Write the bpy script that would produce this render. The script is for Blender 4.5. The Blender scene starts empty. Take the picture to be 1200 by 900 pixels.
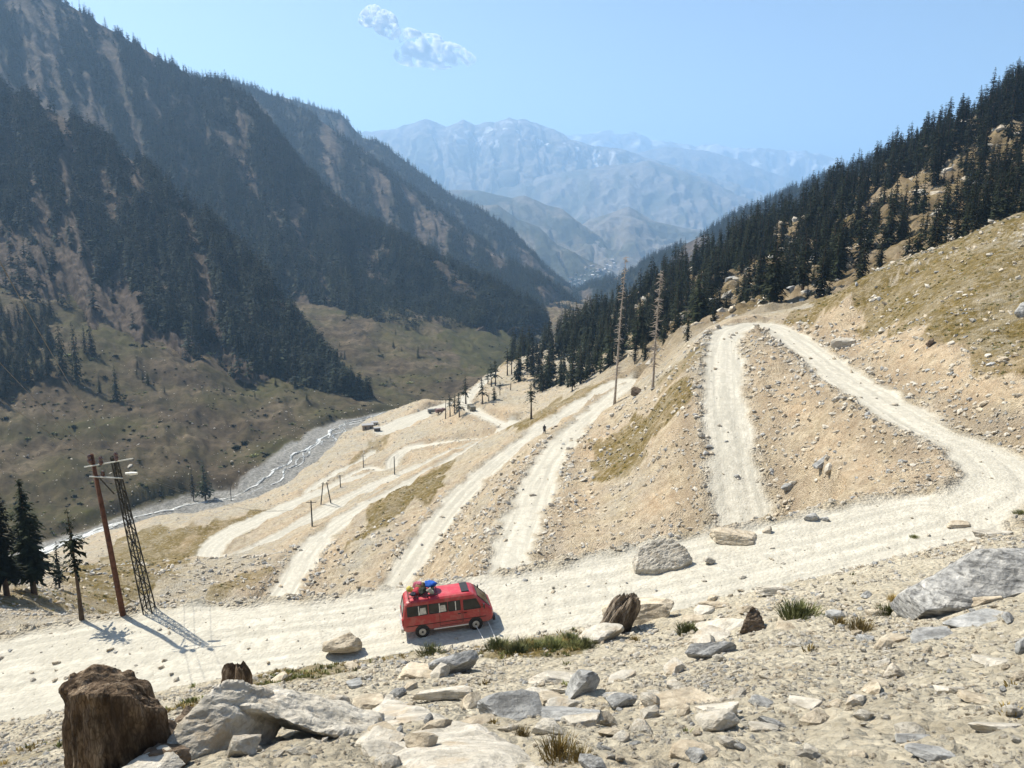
import bpy, bmesh, math, random
import numpy as np
from mathutils import Vector, Matrix, Euler

random.seed(7)
RNG = np.random.default_rng(11)
SC = bpy.context.scene
COL = SC.collection
# ------------------------------------------------------------------ camera, sky, sun, exposure
PITCH = math.radians(12.0)
FPX = 950.0
cam_data = bpy.data.cameras.new("camera")
cam_data.sensor_width = 36.0
cam_data.lens = 36.0 * FPX / 1200.0
cam_data.clip_start = 0.1
cam_data.clip_end = 90000.0
cam = bpy.data.objects.new("camera", cam_data)
COL.objects.link(cam)
cam.location = (0, 0, 0)
cam.rotation_euler = (math.radians(90) - PITCH, 0, 0)
SC.camera = cam

SUN_DIR = Vector((-0.68, 0.50, 1.0)).normalized()
SUN_EL = math.asin(SUN_DIR.z)
SUN_AZ = math.atan2(SUN_DIR.x, SUN_DIR.y)          # from +Y towards +X
world = bpy.data.worlds.new("World")
SC.world = world
world.use_nodes = True
wn = world.node_tree.nodes
wl = world.node_tree.links
wn.clear()
sky = wn.new('ShaderNodeTexSky')
sky.sky_type = 'NISHITA'
sky.sun_disc = False
sky.sun_elevation = SUN_EL
sky.sun_rotation = SUN_AZ
sky.altitude = 1500
sky.air_density = 1.0
sky.dust_density = 4.5
sky.ozone_density = 2.4
bg = wn.new('ShaderNodeBackground')
bg.inputs['Strength'].default_value = 0.08
wo = wn.new('ShaderNodeOutputWorld')
wl.new(sky.outputs[0], bg.inputs['Color'])
wl.new(bg.outputs[0], wo.inputs['Surface'])
sun_data = bpy.data.lights.new("sun", 'SUN')
sun_data.energy = 5.0
sun_data.angle = math.radians(0.5)
sun_data.color = (1.0, 0.93, 0.80)
sun = bpy.data.objects.new("sun", sun_data)
COL.objects.link(sun)
sun.rotation_euler = SUN_DIR.to_track_quat('Z', 'Y').to_euler()
SC.view_settings.view_transform = 'Standard'
SC.view_settings.look = 'None'
SC.view_settings.exposure = 0.86
SC.view_settings.gamma = 1.0
SC.render.engine = 'CYCLES'
SC.cycles.use_denoising = True
SC.cycles.max_bounces = 6
SC.cycles.diffuse_bounces = 3
SC.cycles.transparent_max_bounces = 6
SC.cycles.volume_bounces = 4

HAZE_DENSITY = 1.1e-4
HAZE_TOP = 1760.0
LOWEST = -440.0

# ------------------------------------------------------------------ helpers
CP_, SP_ = math.cos(PITCH), math.sin(PITCH)
def slope_px(px, py):
    u = (px - 600) / FPX; v = (450 - py) / FPX
    dy = CP_ + v * SP_; dz = -SP_ + v * CP_
    return u / dy, dz / dy
def P(px, py, Y):
    a, s = slope_px(px, py)
    return (a * Y, Y, s * Y)
def PZ(px, py, z):
    a, s = slope_px(px, py)
    Y = z / s
    return (a * Y, Y, z)

def tag(o, label=None, cat=None, group=None, kind=None):
    if label: o['label'] = label
    if cat: o['category'] = cat
    if group: o['group'] = group
    if kind: o['kind'] = kind
    return o
def empty(name, loc=(0, 0, 0), rz=0.0):
    o = bpy.data.objects.new(name, None)
    o.empty_display_size = 0.2
    COL.objects.link(o)
    o.location = loc
    o.rotation_euler = (0, 0, rz)
    return o
def link(name, me, parent=None, loc=None):
    o = bpy.data.objects.new(name, me)
    COL.objects.link(o)
    if parent is not None: o.parent = parent
    if loc is not None: o.location = loc
    return o
def np_mesh(name, V, F, mats, smooth=True, mat_idx=None, attrs=None):
    """V (n,3), F (m,k) with k 3 or 4"""
    me = bpy.data.meshes.new(name)
    V = np.asarray(V, np.float32); F = np.asarray(F, np.int32)
    k = F.shape[1]
    me.vertices.add(len(V)); me.vertices.foreach_set('co', V.ravel())
    me.loops.add(F.size); me.loops.foreach_set('vertex_index', F.ravel())
    me.polygons.add(len(F))
    me.polygons.foreach_set('loop_start', np.arange(0, F.size, k, dtype=np.int32))
    me.polygons.foreach_set('loop_total', np.full(len(F), k, np.int32))
    me.polygons.foreach_set('use_smooth', np.full(len(F), smooth, bool))
    for m in (mats if isinstance(mats, (list, tuple)) else [mats]): me.materials.append(m)
    if mat_idx is not None: me.polygons.foreach_set('material_index', np.asarray(mat_idx, np.int32))
    if attrs:
        for an, av in attrs.items():
            at = me.attributes.new(an, 'FLOAT', 'POINT')
            at.data.foreach_set('value', np.asarray(av, np.float32))
    me.update(calc_edges=True)
    return me

class MB:
    """collects boxes, tubes and prisms into one mesh"""
    def __init__(s): s.v = []; s.f = []; s.m = []
    def add(s, vs, fs, mi=0):
        n = len(s.v); s.v += [tuple(v) for v in vs]
        s.f += [tuple(i + n for i in f) for f in fs]; s.m += [mi] * len(fs)
    def box(s, c, d, rot=None, mi=0):
        hx, hy, hz = d[0] / 2, d[1] / 2, d[2] / 2
        vs = [Vector((x, y, z)) for z in (-hz, hz) for y in (-hy, hy) for x in (-hx, hx)]
        if rot is not None: vs = [rot @ v for v in vs]
        c = Vector(c)
        s.add([v + c for v in vs], [(0, 2, 3, 1), (4, 5, 7, 6), (0, 1, 5, 4), (2, 6, 7, 3), (0, 4, 6, 2), (1, 3, 7, 5)], mi)
    def tube(s, pts, rad, n=8, mi=0, cap=True):
        pts = [Vector(p) for p in pts]
        if not isinstance(rad, (list, tuple)): rad = [rad] * len(pts)
        rings = []
        for i, p in enumerate(pts):
            d = (pts[min(i + 1, len(pts) - 1)] - pts[max(i - 1, 0)]).normalized()
            a = d.cross(Vector((0, 0, 1)) if abs(d.z) < .9 else Vector((1, 0, 0))).normalized()
            b = d.cross(a)
            rings.append([p + (a * math.cos(2 * math.pi * k / n) + b * math.sin(2 * math.pi * k / n)) * rad[i] for k in range(n)])
        vs = [v for r in rings for v in r]; fs = []
        for i in range(len(pts) - 1):
            for k in range(n):
                fs.append((i * n + k, i * n + (k + 1) % n, (i + 1) * n + (k + 1) % n, (i + 1) * n + k))
        if cap:
            fs.append(tuple(range(n))[::-1]); fs.append(tuple((len(pts) - 1) * n + k for k in range(n)))
        s.add(vs, fs, mi)
    def build(s, name, mats, parent=None, smooth=False, loc=None):
        me = bpy.data.meshes.new(name)
        me.from_pydata([tuple(v) for v in s.v], [], s.f)
        for m in (mats if isinstance(mats, (list, tuple)) else [mats]): me.materials.append(m)
        me.polygons.foreach_set('material_index', s.m)
        me.polygons.foreach_set('use_smooth', [smooth] * len(s.f))
        me.update()
        return link(name, me, parent, loc)

# numpy gradient noise
def _hash(ix, iy, seed):
    h = (ix.astype(np.int64) * 374761393 + iy.astype(np.int64) * 668265263 + seed * 1442695041) & 0xffffffff
    h = ((h ^ (h >> 13)) * 1274126177) & 0xffffffff
    h = h ^ (h >> 16)
    return (h & 0xffff).astype(np.float64) / 65535.0
def vnoise(x, y, seed=0):
    x = np.asarray(x, float); y = np.asarray(y, float)
    ix = np.floor(x); iy = np.floor(y)
    fx = x - ix; fy = y - iy
    ang = lambda a, b: _hash(a, b, seed) * 2 * math.pi
    def g(a, b, dx, dy):
        t = ang(a, b); return np.cos(t) * dx + np.sin(t) * dy
    u = fx * fx * fx * (fx * (fx * 6 - 15) + 10); w = fy * fy * fy * (fy * (fy * 6 - 15) + 10)
    a = g(ix, iy, fx, fy); b = g(ix + 1, iy, fx - 1, fy)
    c = g(ix, iy + 1, fx, fy - 1); d = g(ix + 1, iy + 1, fx - 1, fy - 1)
    return ((a * (1 - u) + b * u) * (1 - w) + (c * (1 - u) + d * u) * w) * 1.5
def fbm(x, y, oct=4, seed=0, gain=.5):
    r = 0; a = 1.0; t = 0
    for o in range(oct):
        r = r + a * vnoise(x * 2 ** o + 17.3 * o, y * 2 ** o - 9.1 * o, seed + o); t += a; a *= gain
    return r / t
def ridged(x, y, oct=4, seed=0, gain=.5):
    r = 0; a = 1.0; t = 0
    for o in range(oct):
        r = r + a * (1 - 2 * np.abs(vnoise(x * 2 ** o + 5.3 * o, y * 2 ** o + 3.7 * o, seed + o))); t += a; a *= gain
    return r / t
def sstep(e0, e1, x):
    t = np.clip((x - e0) / (e1 - e0), 0, 1); return t * t * (3 - 2 * t)

# node material helper
class NM:
    def __init__(s, name):
        s.m = bpy.data.materials.new(name); s.m.use_nodes = True
        s.n = s.m.node_tree.nodes; s.l = s.m.node_tree.links
        s.n.clear()
        s.out = s.n.new('ShaderNodeOutputMaterial')
        s.b = s.n.new('ShaderNodeBsdfPrincipled')
        s.l.new(s.b.outputs[0], s.out.inputs['Surface'])
        s.b.inputs['Roughness'].default_value = .9
        s.b.inputs['Specular IOR Level'].default_value = .25
        s._pos = None
    def pos(s, scale=None):
        if s._pos is None:
            g = s.n.new('ShaderNodeNewGeometry'); s._pos = g.outputs['Position']
        if scale is None: return s._pos
        mp = s.n.new('ShaderNodeMapping'); s.l.new(s._pos, mp.inputs['Vector'])
        mp.inputs['Scale'].default_value = scale
        return mp.outputs[0]
    def obj(s, scale=(1, 1, 1)):
        g = s.n.new('ShaderNodeTexCoord'); mp = s.n.new('ShaderNodeMapping')
        s.l.new(g.outputs['Object'], mp.inputs['Vector']); mp.inputs['Scale'].default_value = scale
        return mp.outputs[0]
    def noise(s, vec, scale, detail=4, rough=.55, dist=0):
        t = s.n.new('ShaderNodeTexNoise'); s.l.new(vec, t.inputs['Vector'])
        t.inputs['Scale'].default_value = scale; t.inputs['Detail'].default_value = detail
        t.inputs['Roughness'].default_value = rough; t.inputs['Distortion'].default_value = dist
        return t.outputs['Fac']
    def voro(s, vec, scale, out='Distance', feature='F1'):
        t = s.n.new('ShaderNodeTexVoronoi'); s.l.new(vec, t.inputs['Vector'])
        t.feature = feature
        t.inputs['Scale'].default_value = scale
        return t.outputs[out]
    def ramp(s, fac, stops):
        r = s.n.new('ShaderNodeValToRGB'); s.l.new(fac, r.inputs[0])
        el = r.color_ramp.elements
        while len(el) < len(stops): el.new(.5)
        for e, (p, c) in zip(el, stops):
            e.position = p; e.color = (c if len(c) == 4 else (*c, 1)) if isinstance(c, tuple) else (c, c, c, 1)
        return r.outputs['Color']
    def attr(s, name):
        a = s.n.new('ShaderNodeAttribute'); a.attribute_name = name; return a.outputs['Fac']
    def mix(s, fac, a, b, mode='MIX'):
        m = s.n.new('ShaderNodeMix'); m.data_type = 'RGBA'; m.blend_type = mode
        s._in(m.inputs[0], fac); s._in(m.inputs[6], a); s._in(m.inputs[7], b)
        return m.outputs[2]
    def math(s, op, a, b=0.0, clamp=False):
        m = s.n.new('ShaderNodeMath'); m.operation = op; m.use_clamp = clamp
        s._in(m.inputs[0], a); s._in(m.inputs[1], b); return m.outputs[0]
    def _in(s, sock, v):
        if isinstance(v, (int, float)): sock.default_value = (v, v, v, 1) if sock.type == 'RGBA' else v
        elif isinstance(v, tuple): sock.default_value = v if len(v) == 4 else (*v, 1)
        else: s.l.new(v, sock)
    def set(s, name, v): s._in(s.b.inputs[name], v)
    def bump(s, h, dist=.05, strength=1.0):
        b = s.n.new('ShaderNodeBump'); s.l.new(h, b.inputs['Height'])
        b.inputs['Distance'].default_value = dist; b.inputs['Strength'].default_value = strength
        s.l.new(b.outputs[0], s.b.inputs['Normal'])

def plain(name, c, rough=.6, metal=0, spec=.5, var=.15, scale=8, bump=0):
    m = NM(name)
    n = m.noise(m.obj(), scale, 5)
    lo = tuple(x * (1 - var) for x in c); hi = tuple(min(1, x * (1 + var)) for x in c)
    m.set('Base Color', m.ramp(n, [(.3, lo), (.7, hi)]))
    m.set('Roughness', rough); m.set('Metallic', metal); m.set('Specular IOR Level', spec)
    if bump: m.bump(n, bump)
    return m.m
# ------------------------------------------------------------------ the lie of the land: surveyed points
C0 = 8.0
ROADS = {}
def road(name, hw, pts): ROADS[name] = (hw, [PZ(p[0], p[1], p[2]) if len(p) == 3 else tuple(p[1:]) for p in pts])
# the upper road with the van, its bend on the right, and the way back to the upper bend
road('main', 4.0, [(-330, 850, -23.6), (-150, 835, -22.9), (0, 800, -22.2), (200, 767, -21.3), (400, 742, -20.6), (522, 724, -20.2), (700, 694, -19.6), (850, 664, -19.0),
     (1000, 630, -18.2), (1090, 607, -17.7)])
road('bend', 2.6, [(1040, 620, -18.0), (1100, 604, -17.6), (1154, 586, -17.2), (1181, 564, -17.0), (1146, 530, -17.2), (1100, 509, -17.3), (1060, 488, -17.6), (1020, 463, -17.8), (980, 437, -18.0), (945, 410, -18.2),
     (922, 393, -18.4), (908, 384, -18.6), (885, 380, -18.9), (858, 388, -19.2), (848, 410, -19.6), (848, 450, -20.6), (852, 500, -22.5), (862, 560, -25), (870, 612, -27.0), ('w', 18, 62, -28.6), ('w', 10.5, 57.5, -29.8), ('w', 3.0, 60.5, -30.6)])
road('leg_c', 2.3, [('w', 10.5, 57.5, -29.8), ('w', 3.0, 60.5, -30.6), (600, 668, -31.5), (618, 600, -34), (640, 545, -36), (668, 508, -38.5), (702, 478, -41),
     (730, 455, -43), (745, 446, -44), (728, 446, -44.3), (700, 461, -44.6), (650, 492, -45.2), (600, 528, -46.3), (545, 575, -47.5), (500, 630, -48.7),
     (465, 685, -49.8), ('w', -19, 91, -51), ('w', -27, 87, -52.5), ('w', -33, 94, -53.8)])
road('leg_e', 2.3, [('w', -27, 87, -52.5), ('w', -33, 94, -53.8), (335, 690, -55), (367, 640, -57), (400, 612, -59), (440, 588, -61), (500, 556, -63), (550, 528, -65.5), (590, 503, -68),
     (600, 494, -69.5)])
road('leg_f', 3.6, [(590, 503, -68), (578, 513, -70), (500, 545, -72), (439, 571, -74), (394, 593, -75.5), (367, 609, -76.5), (311, 639, -78), (270, 656, -79), (245, 657, -80),
     (246, 643, -80.6), (268, 626, -81.3), (311, 606, -82.5), (350, 589, -84), (400, 568, -85.5), (450, 552, -86.5)])
road('leg_g', 2.6, [(578, 513, -70), (540, 516, -77), (505, 521, -82), (480, 526, -84), (462, 537, -86), (460, 552, -87)])
road('leg_h', 2.0, [(450, 552, -86.5), (430, 549, -89.0), (405, 560, -91), (380, 578, -92), (364, 580, -92.5), (372, 568, -93.5), (400, 552, -95), (424, 540, -96), (436, 530, -97)])
road('leg_i', 2.6, [(600, 503, -68.5), (575, 491, -71.5), (557, 483, -73.5), (545, 473, -75), (551, 462, -77), (566, 450, -79), (578, 438, -81)])
road('flat', 7.0, [(455, 505, -95), (480, 493, -95.5), (510, 482, -96), (535, 474, -97)])
CPS = []
def cp(*pts):
    for p in pts: CPS.append(P(*p))
def cw(*pts): CPS.extend(pts)
# near slope under and in front of the viewer
cw((0, 0, -1.6), (-3, 0, -1.9), (3, 0, -1.4), (0, -5, 1.0), (-8, -5, 0.0), (8, -5, 2.0), (15, 0, -1.0), (-15, 0, -3.5), (-25, 15, -15), (25, -3, 1))
cp((600, 900, 7.5), (600, 850, 12), (600, 800, 20), (600, 770, 28), (300, 900, 7.5), (300, 850, 14), (300, 805, 25), (130, 930, 7.6), (80, 900, 13), (0, 900, 15), (-60, 900, 20),
   (900, 900, 7), (900, 800, 14), (900, 730, 24), (900, 685, 34), (750, 745, 29), (1200, 900, 6.5), (1200, 800, 11), (1200, 720, 18), (1200, 655, 27), (1200, 622, 37), (1050, 660, 33), (1050, 740, 20), (1400, 700, 17), (1400, 800, 9),
   (1400, 600, 38))
# berm below the upper road, and the hollow behind it
cp((750, 668, 47.5), (600, 690, 45.8), (450, 704, 44.2), (300, 708, 45))
cw((6, 52, -27.3), (-14, 56, -30), (-26, 60, -32), (-10, 72, -39), (-22, 76, -42.5), (-38, 72, -41.5))
# hillside above the bend, grass shoulder
cp((1200, 560, 52), (1200, 500, 57), (1200, 400, 75), (1200, 330, 92), (1200, 265, 112), (1100, 303, 119), (1000, 337, 126), (962, 368, 131), (1060, 400, 88), (1130, 460, 68), (1010, 400, 108), (1400, 300, 85), (1400, 180, 130), (1400, 480, 52),
   (1500, 400, 60))
# face between the two upper legs, and left of them
cp((1000, 560, 60), (930, 520, 76), (950, 450, 90), (900, 460, 92), (1050, 560, 54), (900, 600, 64), (810, 430, 118), (800, 520, 88), (790, 600, 72), (765, 455, 150), (720, 475, 158), (800, 415, 150), (700, 540, 112), (690, 600, 86), (560, 640, 100), (640, 640, 76))
# wooded hill on the right: foot, crest, back
cp((850, 392, 190), (960, 368, 180), (1000, 350, 178), (1100, 318, 170), (1200, 296, 165), (780, 420, 200), (700, 440, 262), (650, 440, 330), (650, 470, 260), (600, 470, 300), (620, 450, 330),
   (1200, 118, 450), (1100, 172, 440), (1000, 228, 430), (930, 268, 420), (860, 306, 410), (800, 338, 400), (740, 368, 405), (680, 398, 425), (630, 418, 450), (595, 430, 480), (1400, 20, 460), (1000, 290, 280), (1150, 220, 280), (850, 345, 290), (740, 395, 330))
cw((480, 700, 60), (330, 700, 5), (200, 680, -40), (110, 650, -80), (60, 640, -105), (30, 620, -112), (0, 560, -108))
# lower spur and its edge above the river
cp((560, 470, 330), (535, 480, 340), (500, 470, 400), (470, 480, 420), (450, 500, 380), (415, 510, 360), (400, 535, 325), (380, 555, 300), (300, 600, 245), (240, 603, 240), (200, 602, 240),
   (230, 640, 190), (180, 680, 118), (120, 690, 106), (200, 660, 140), (280, 690, 112), (35, 692, 75), (0, 700, 66), (100, 722, 56), (-100, 700, 70), (100, 655, 180), (60, 668, 160), (-60, 680, 140), (590, 425, 500), (575, 440, 420))
# river
RIVER = [P(-120, 668, 236), P(-40, 660, 243), P(30, 648, 254), P(75, 632, 268), P(150, 606, 300), P(215, 590, 322), P(290, 574, 330), P(330, 553, 348), P(355, 527, 375), P(380, 508, 405), P(405, 496, 435), P(440, 487, 458),
         P(470, 482, 478), P(510, 478, 495), P(550, 474, 510), P(590, 462, 560), P(628, 440, 700), P(645, 420, 850), P(655, 396, 1200)]
for i, p in enumerate(RIVER): CPS.append((p[0], p[1], p[2]))
# far side of the valley: fans and foot of the mountains
cp((0, 600, 300), (100, 590, 312), (0, 520, 370), (100, 500, 400), (200, 550, 345), (200, 480, 430), (300, 510, 410), (300, 450, 520), (100, 430, 480), (0, 430, 470), (0, 350, 580), (-200, 400, 480), (-200, 560, 330), (200, 420, 530), (-200, 300, 620),
   (370, 478, 470), (420, 470, 505), (430, 430, 640), (500, 440, 600), (560, 400, 800), (450, 400, 720), (400, 390, 740), (600, 393, 900), (640, 372, 1300))
cw((-900, 900, -60), (-500, 1300, -130), (-2000, 1300, 0), (-1200, 2200, -190), (-3000, 3600, -330), (0, 2200, -235), (200, 1500, -190), (1500, 1400, -100), (1000, 2200, -235), (0, 3600, -335), (2500, 3600, -330), (4500, 3600, -300), (1500, 900, 150), (900, 1100, 0),
   (-600, 600, 0), (-500, 200, -100), (-150, 60, -55), (-120, 110, -75), (-80, 20, -30), (-60, 50, -26), (80, 20, 8), (130, 50, 20), (330, 150, 60), (700, 300, 180), (-200, 200, -108))
for nm, (hw, pts) in ROADS.items():
    for p in pts: CPS.append(p)

# drop near-duplicate points
cpa = []
for p in CPS:
    if all((p[0] - q[0]) ** 2 + (p[1] - q[1]) ** 2 > (0.012 * (p[1] + C0)) ** 2 for q in cpa): cpa.append(p)
cpa = np.array(cpa)
KB = 0.62
def ab(x, y):
    yy = y + C0
    return x / yy, np.log(yy) * KB
ca, cb = ab(cpa[:, 0], cpa[:, 1])
cv = cpa[:, 2] / (cpa[:, 1] + C0)
def phi(r2): return np.where(r2 > 0, .5 * r2 * np.log(np.maximum(r2, 1e-18)), 0)
n_ = len(cpa)
r2 = (ca[:, None] - ca[None]) ** 2 + (cb[:, None] - cb[None]) ** 2
A_ = np.zeros((n_ + 3, n_ + 3)); A_[:n_, :n_] = phi(r2) + np.eye(n_) * 2e-5
Pm = np.stack([np.ones(n_), ca, cb], 1); A_[:n_, n_:] = Pm; A_[n_:, :n_] = Pm.T
wts = np.linalg.solve(A_, np.concatenate([cv, np.zeros(3)]))
def base_h(x, y):
    a, b = ab(x, y)
    a = a.ravel(); b = b.ravel(); out = np.empty_like(a)
    for i in range(0, len(a), 20000):
        sl = slice(i, i + 20000)
        r2 = (a[sl, None] - ca[None]) ** 2 + (b[sl, None] - cb[None]) ** 2
        out[sl] = phi(r2) @ wts[:n_] + wts[n_] + wts[n_ + 1] * a[sl] + wts[n_ + 2] * b[sl]
    return out.reshape(x.shape) * (y + C0)

QUAL = 1.0
ncol = int(600 * QUAL); nrow = int(1000 * QUAL)
acol = np.concatenate([-np.geomspace(2.6, .76, 34), np.linspace(-.74, .74, ncol), np.geomspace(.76, 2.6, 34)])
brow = np.linspace(math.log(2.2), math.log(3600 + C0), nrow)
yrow = np.exp(brow) - C0
GX = acol[None, :] * (yrow[:, None] + C0); GY = np.repeat(yrow[:, None], len(acol), 1)
# base surface evaluated on a coarser lattice then refined
sr, sc_ = 3, 3
br_c = brow[::sr]; br_c = np.append(br_c, brow[-1]) if br_c[-1] != brow[-1] else br_c
ac_c = acol[::sc_]; ac_c = np.append(ac_c, acol[-1]) if ac_c[-1] != acol[-1] else ac_c
yc = np.exp(br_c) - C0
Hc = base_h(ac_c[None, :] * (yc[:, None] + C0), np.repeat(yc[:, None], len(ac_c), 1)) / (yc[:, None] + C0)
t1 = np.stack([np.interp(acol, ac_c, Hc[i]) for i in range(len(br_c))])
idx = np.clip(np.searchsorted(br_c, brow, side='right') - 1, 0, len(br_c) - 2)
f = (brow - br_c[idx]) / (br_c[idx + 1] - br_c[idx])
GZ = (t1[idx] * (1 - f)[:, None] + t1[idx + 1] * f[:, None]) * (yrow[:, None] + C0)

def catmull(pts, step):
    pts = [np.array(p, float) for p in pts]
    out = []
    for i in range(len(pts) - 1):
        p0 = pts[max(i - 1, 0)]; p1 = pts[i]; p2 = pts[i + 1]; p3 = pts[min(i + 2, len(pts) - 1)]
        # centripetal-ish: chord-limited tangents
        d = np.linalg.norm(p2 - p1)
        m1 = (p2 - p0) / max(np.linalg.norm(p2 - p1) + np.linalg.norm(p1 - p0), 1e-6) * d
        m2 = (p3 - p1) / max(np.linalg.norm(p3 - p2) + np.linalg.norm(p2 - p1), 1e-6) * d
        n = max(2, int(d / step))
        for k in range(n):
            t = k / n
            out.append((2 * t ** 3 - 3 * t * t + 1) * p1 + (t ** 3 - 2 * t * t + t) * m1 + (-2 * t ** 3 + 3 * t * t) * p2 + (t ** 3 - t * t) * m2)
    out.append(pts[-1]); return np.array(out)

def near_line(samples, R, on):
    """visit the grid window round each sample"""
    for k, p in enumerate(samples):
        r0 = np.searchsorted(yrow, p[1] - R); r1 = np.searchsorted(yrow, p[1] + R)
        if r1 <= r0: continue
        ya = yrow[r0] + C0; yb = yrow[r1 - 1] + C0
        lo = min((p[0] - R) / ya, (p[0] - R) / yb); hi = max((p[0] + R) / ya, (p[0] + R) / yb)
        c0 = np.searchsorted(acol, lo); c1 = np.searchsorted(acol, hi)
        if c1 <= c0: continue
        on((slice(r0, r1), slice(c0, c1)), k, p)

# roads cut into the slope
DR = np.full(GX.shape, 1e3)      # metres outside the road's edge (negative inside)
WS = np.zeros(GX.shape); WZ = np.zeros(GX.shape)
ALONG = np.zeros(GX.shape); SIDE = np.full(GX.shape, 9.0)
for nm, (hw, pts) in ROADS.items():
    smp = catmull(pts, 0.9)
    seg = np.concatenate([[0], np.cumsum(np.linalg.norm(np.diff(smp, axis=0), axis=1))])
    for w_, j in (( .25, 1), (.12, 2)):
        pass
    hws = hw * (1 + .13 * vnoise(seg / 14.0, seg * 0 + hw, 5))
    if nm == 'main': hws = hws * (1 + .30 * sstep(8, 26, -smp[:, 0]))
    if hw > 2.55 and nm != 'main': pass
    def on(w, k, p, hws=hws, seg=seg):
        d = np.hypot(GX[w] - p[0], GY[w] - p[1])
        e = d - hws[k]
        wt = 1 / (np.maximum(e, 0) + .35) ** 4 * np.exp(-(d / (hws[k] * 1.0)) ** 2 * .6)
        WS[w] += wt; WZ[w] += wt * p[2]
        m = e < DR[w]
        DR[w] = np.where(m, e, DR[w]); ALONG[w] = np.where(m, seg[k], ALONG[w]); SIDE[w] = np.where(m, d, SIDE[w])
    near_line(smp, hw + 9, on)
zr = WZ / np.maximum(WS, 1e-30)
edge_n = fbm(GX / 2.3, GY / 2.3, 3, 3) * .9 + fbm(GX / 8, GY / 8, 2, 13) * 1.1
DRn = DR + edge_n
dz_ = GZ - zr
sh = 1.0 + np.clip(np.abs(dz_) * .9, 0, 6.5)
blend = np.where(WS > 0, 1 - sstep(0, 1, (DR - .25) / sh), 0)
ROADM = 1 - sstep(-.75, .5, DRn)
# river bed cut
rs = catmull(RIVER, 3.0)
DV = np.full(GX.shape, 1e3); RVZ = np.zeros(GX.shape); RAL = np.zeros(GX.shape); RSD = np.zeros(GX.shape)
tang = np.gradient(rs, axis=0); tang /= np.linalg.norm(tang[:, :2], axis=1)[:, None]
rhw = np.interp(rs[:, 1], [230, 290, 325, 350, 400, 460, 500, 620, 1200], [7, 6, 12, 16, 11, 8, 8, 11, 15])
def on(w, k, p):
    dx = GX[w] - p[0]; dy = GY[w] - p[1]
    d = np.hypot(dx, dy) - rhw[k]; m = d < DV[w]
    DV[w] = np.where(m, d, DV[w]); RVZ[w] = np.where(m, p[2], RVZ[w]); RAL[w] = np.where(m, k * 3.0, RAL[w])
    RSD[w] = np.where(m, dx * tang[k, 1] - dy * tang[k, 0], RSD[w])
near_line(rs, 34, on)
RIVM = 1 - sstep(-2, 1.5, DV + 4 * fbm(GX / 14, GY / 14, 3, 44))

# relief
dist = GY + C0
land_l = sstep(-2, 10, np.interp(GY, [p[1] for p in RIVER], [p[0] for p in RIVER]) - GX) * sstep(240, 264, GY)    # beyond the river
right_w = sstep(150, 190, GY) * sstep(5, 40, GX - (GY - 200) * .02 - 12)
nz = (fbm(GX / 26, GY / 26, 4, 1) * 1.4 * sstep(35, 90, dist)
      + fbm(GX / 6.0, GY / 6.0, 4, 2) * (.28 + .35 * sstep(60, 160, dist))
      + np.abs(fbm(GX / 1.7, GY / 1.7, 3, 4)) * .30 * (1 - sstep(60, 140, dist))
      + fbm(GX / .55, GY / .55, 2, 8) * .09 * (1 - sstep(20, 40, dist)) + np.abs(fbm(GX / .22, GY / .22, 2, 18)) * .07 * (1 - sstep(14, 26, dist)))
# ribs running down the slope towards the valley
nz = nz + ridged((GX * .25 + GY) / 17, (GX) / 60, 4, 21, .6) * 1.7 * sstep(70, 130, dist) * (1 - land_l) * (1 - right_w) * (GX > -90)
nz = nz + right_w * (ridged(GX / 38, GY / 30, 4, 31) * 6.0 + np.maximum(ridged(GX / 13, GY / 11, 3, 37), 0) * 3.4)
lip = np.clip((GX + 400) / 300, 0, 1)
nz = nz + land_l * (.15 + .85 * sstep(2, 34, DV)) * ((ridged((GX + .55 * GY) / 46, (GX - GY) / 190, 5, 51, .6) - .35) * 7.0 + fbm(GX / 11, GY / 11, 4, 57) * 1.6 + ridged(GX / 16 + GY / 30, GY / 19, 4, 59, .6) * 1.2)
far_f = sstep(900, 1500, GY)
nz = nz + far_f * fbm(GX / 160, GY / 160, 4, 71) * 22
nz = nz * (1 - RIVM * .9)
GZ = GZ + nz * (1 - blend * .97) * np.clip((dist - 6) / 6, .15, 1)
rut = -.05 * np.exp(-((SIDE - 1.0) / .38) ** 2)
GZ = GZ * (1 - blend) + (zr + fbm(GX / 3.5, GY / 3.5, 3, 9) * .12 + rut) * blend
# a low ragged berm on road edges
berm = np.exp(-((DR - .5) / .55) ** 2) * np.maximum(fbm(GX / 1.3, GY / 1.3, 3, 61) + .15, 0) * .7
GZ = GZ + np.where(WS > 0, berm, 0) * (dist < 170)
# river: bed a little lower with gravel bars, cut bank beyond it
cut = 1 - sstep(-1, 7, DV)
bar = fbm(RAL / 26, RSD / 7, 4, 66)
GZ = np.where(cut > 0, GZ * (1 - cut) + (RVZ - 1.2 + bar * 2.0 + fbm(GX / 3, GY / 3, 2, 68) * .5) * cut, GZ)
bank = sstep(2.5, 5.2, DV) * (1 - sstep(9, 26, DV)) * land_l
GZ = GZ + bank * 1.8

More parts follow.
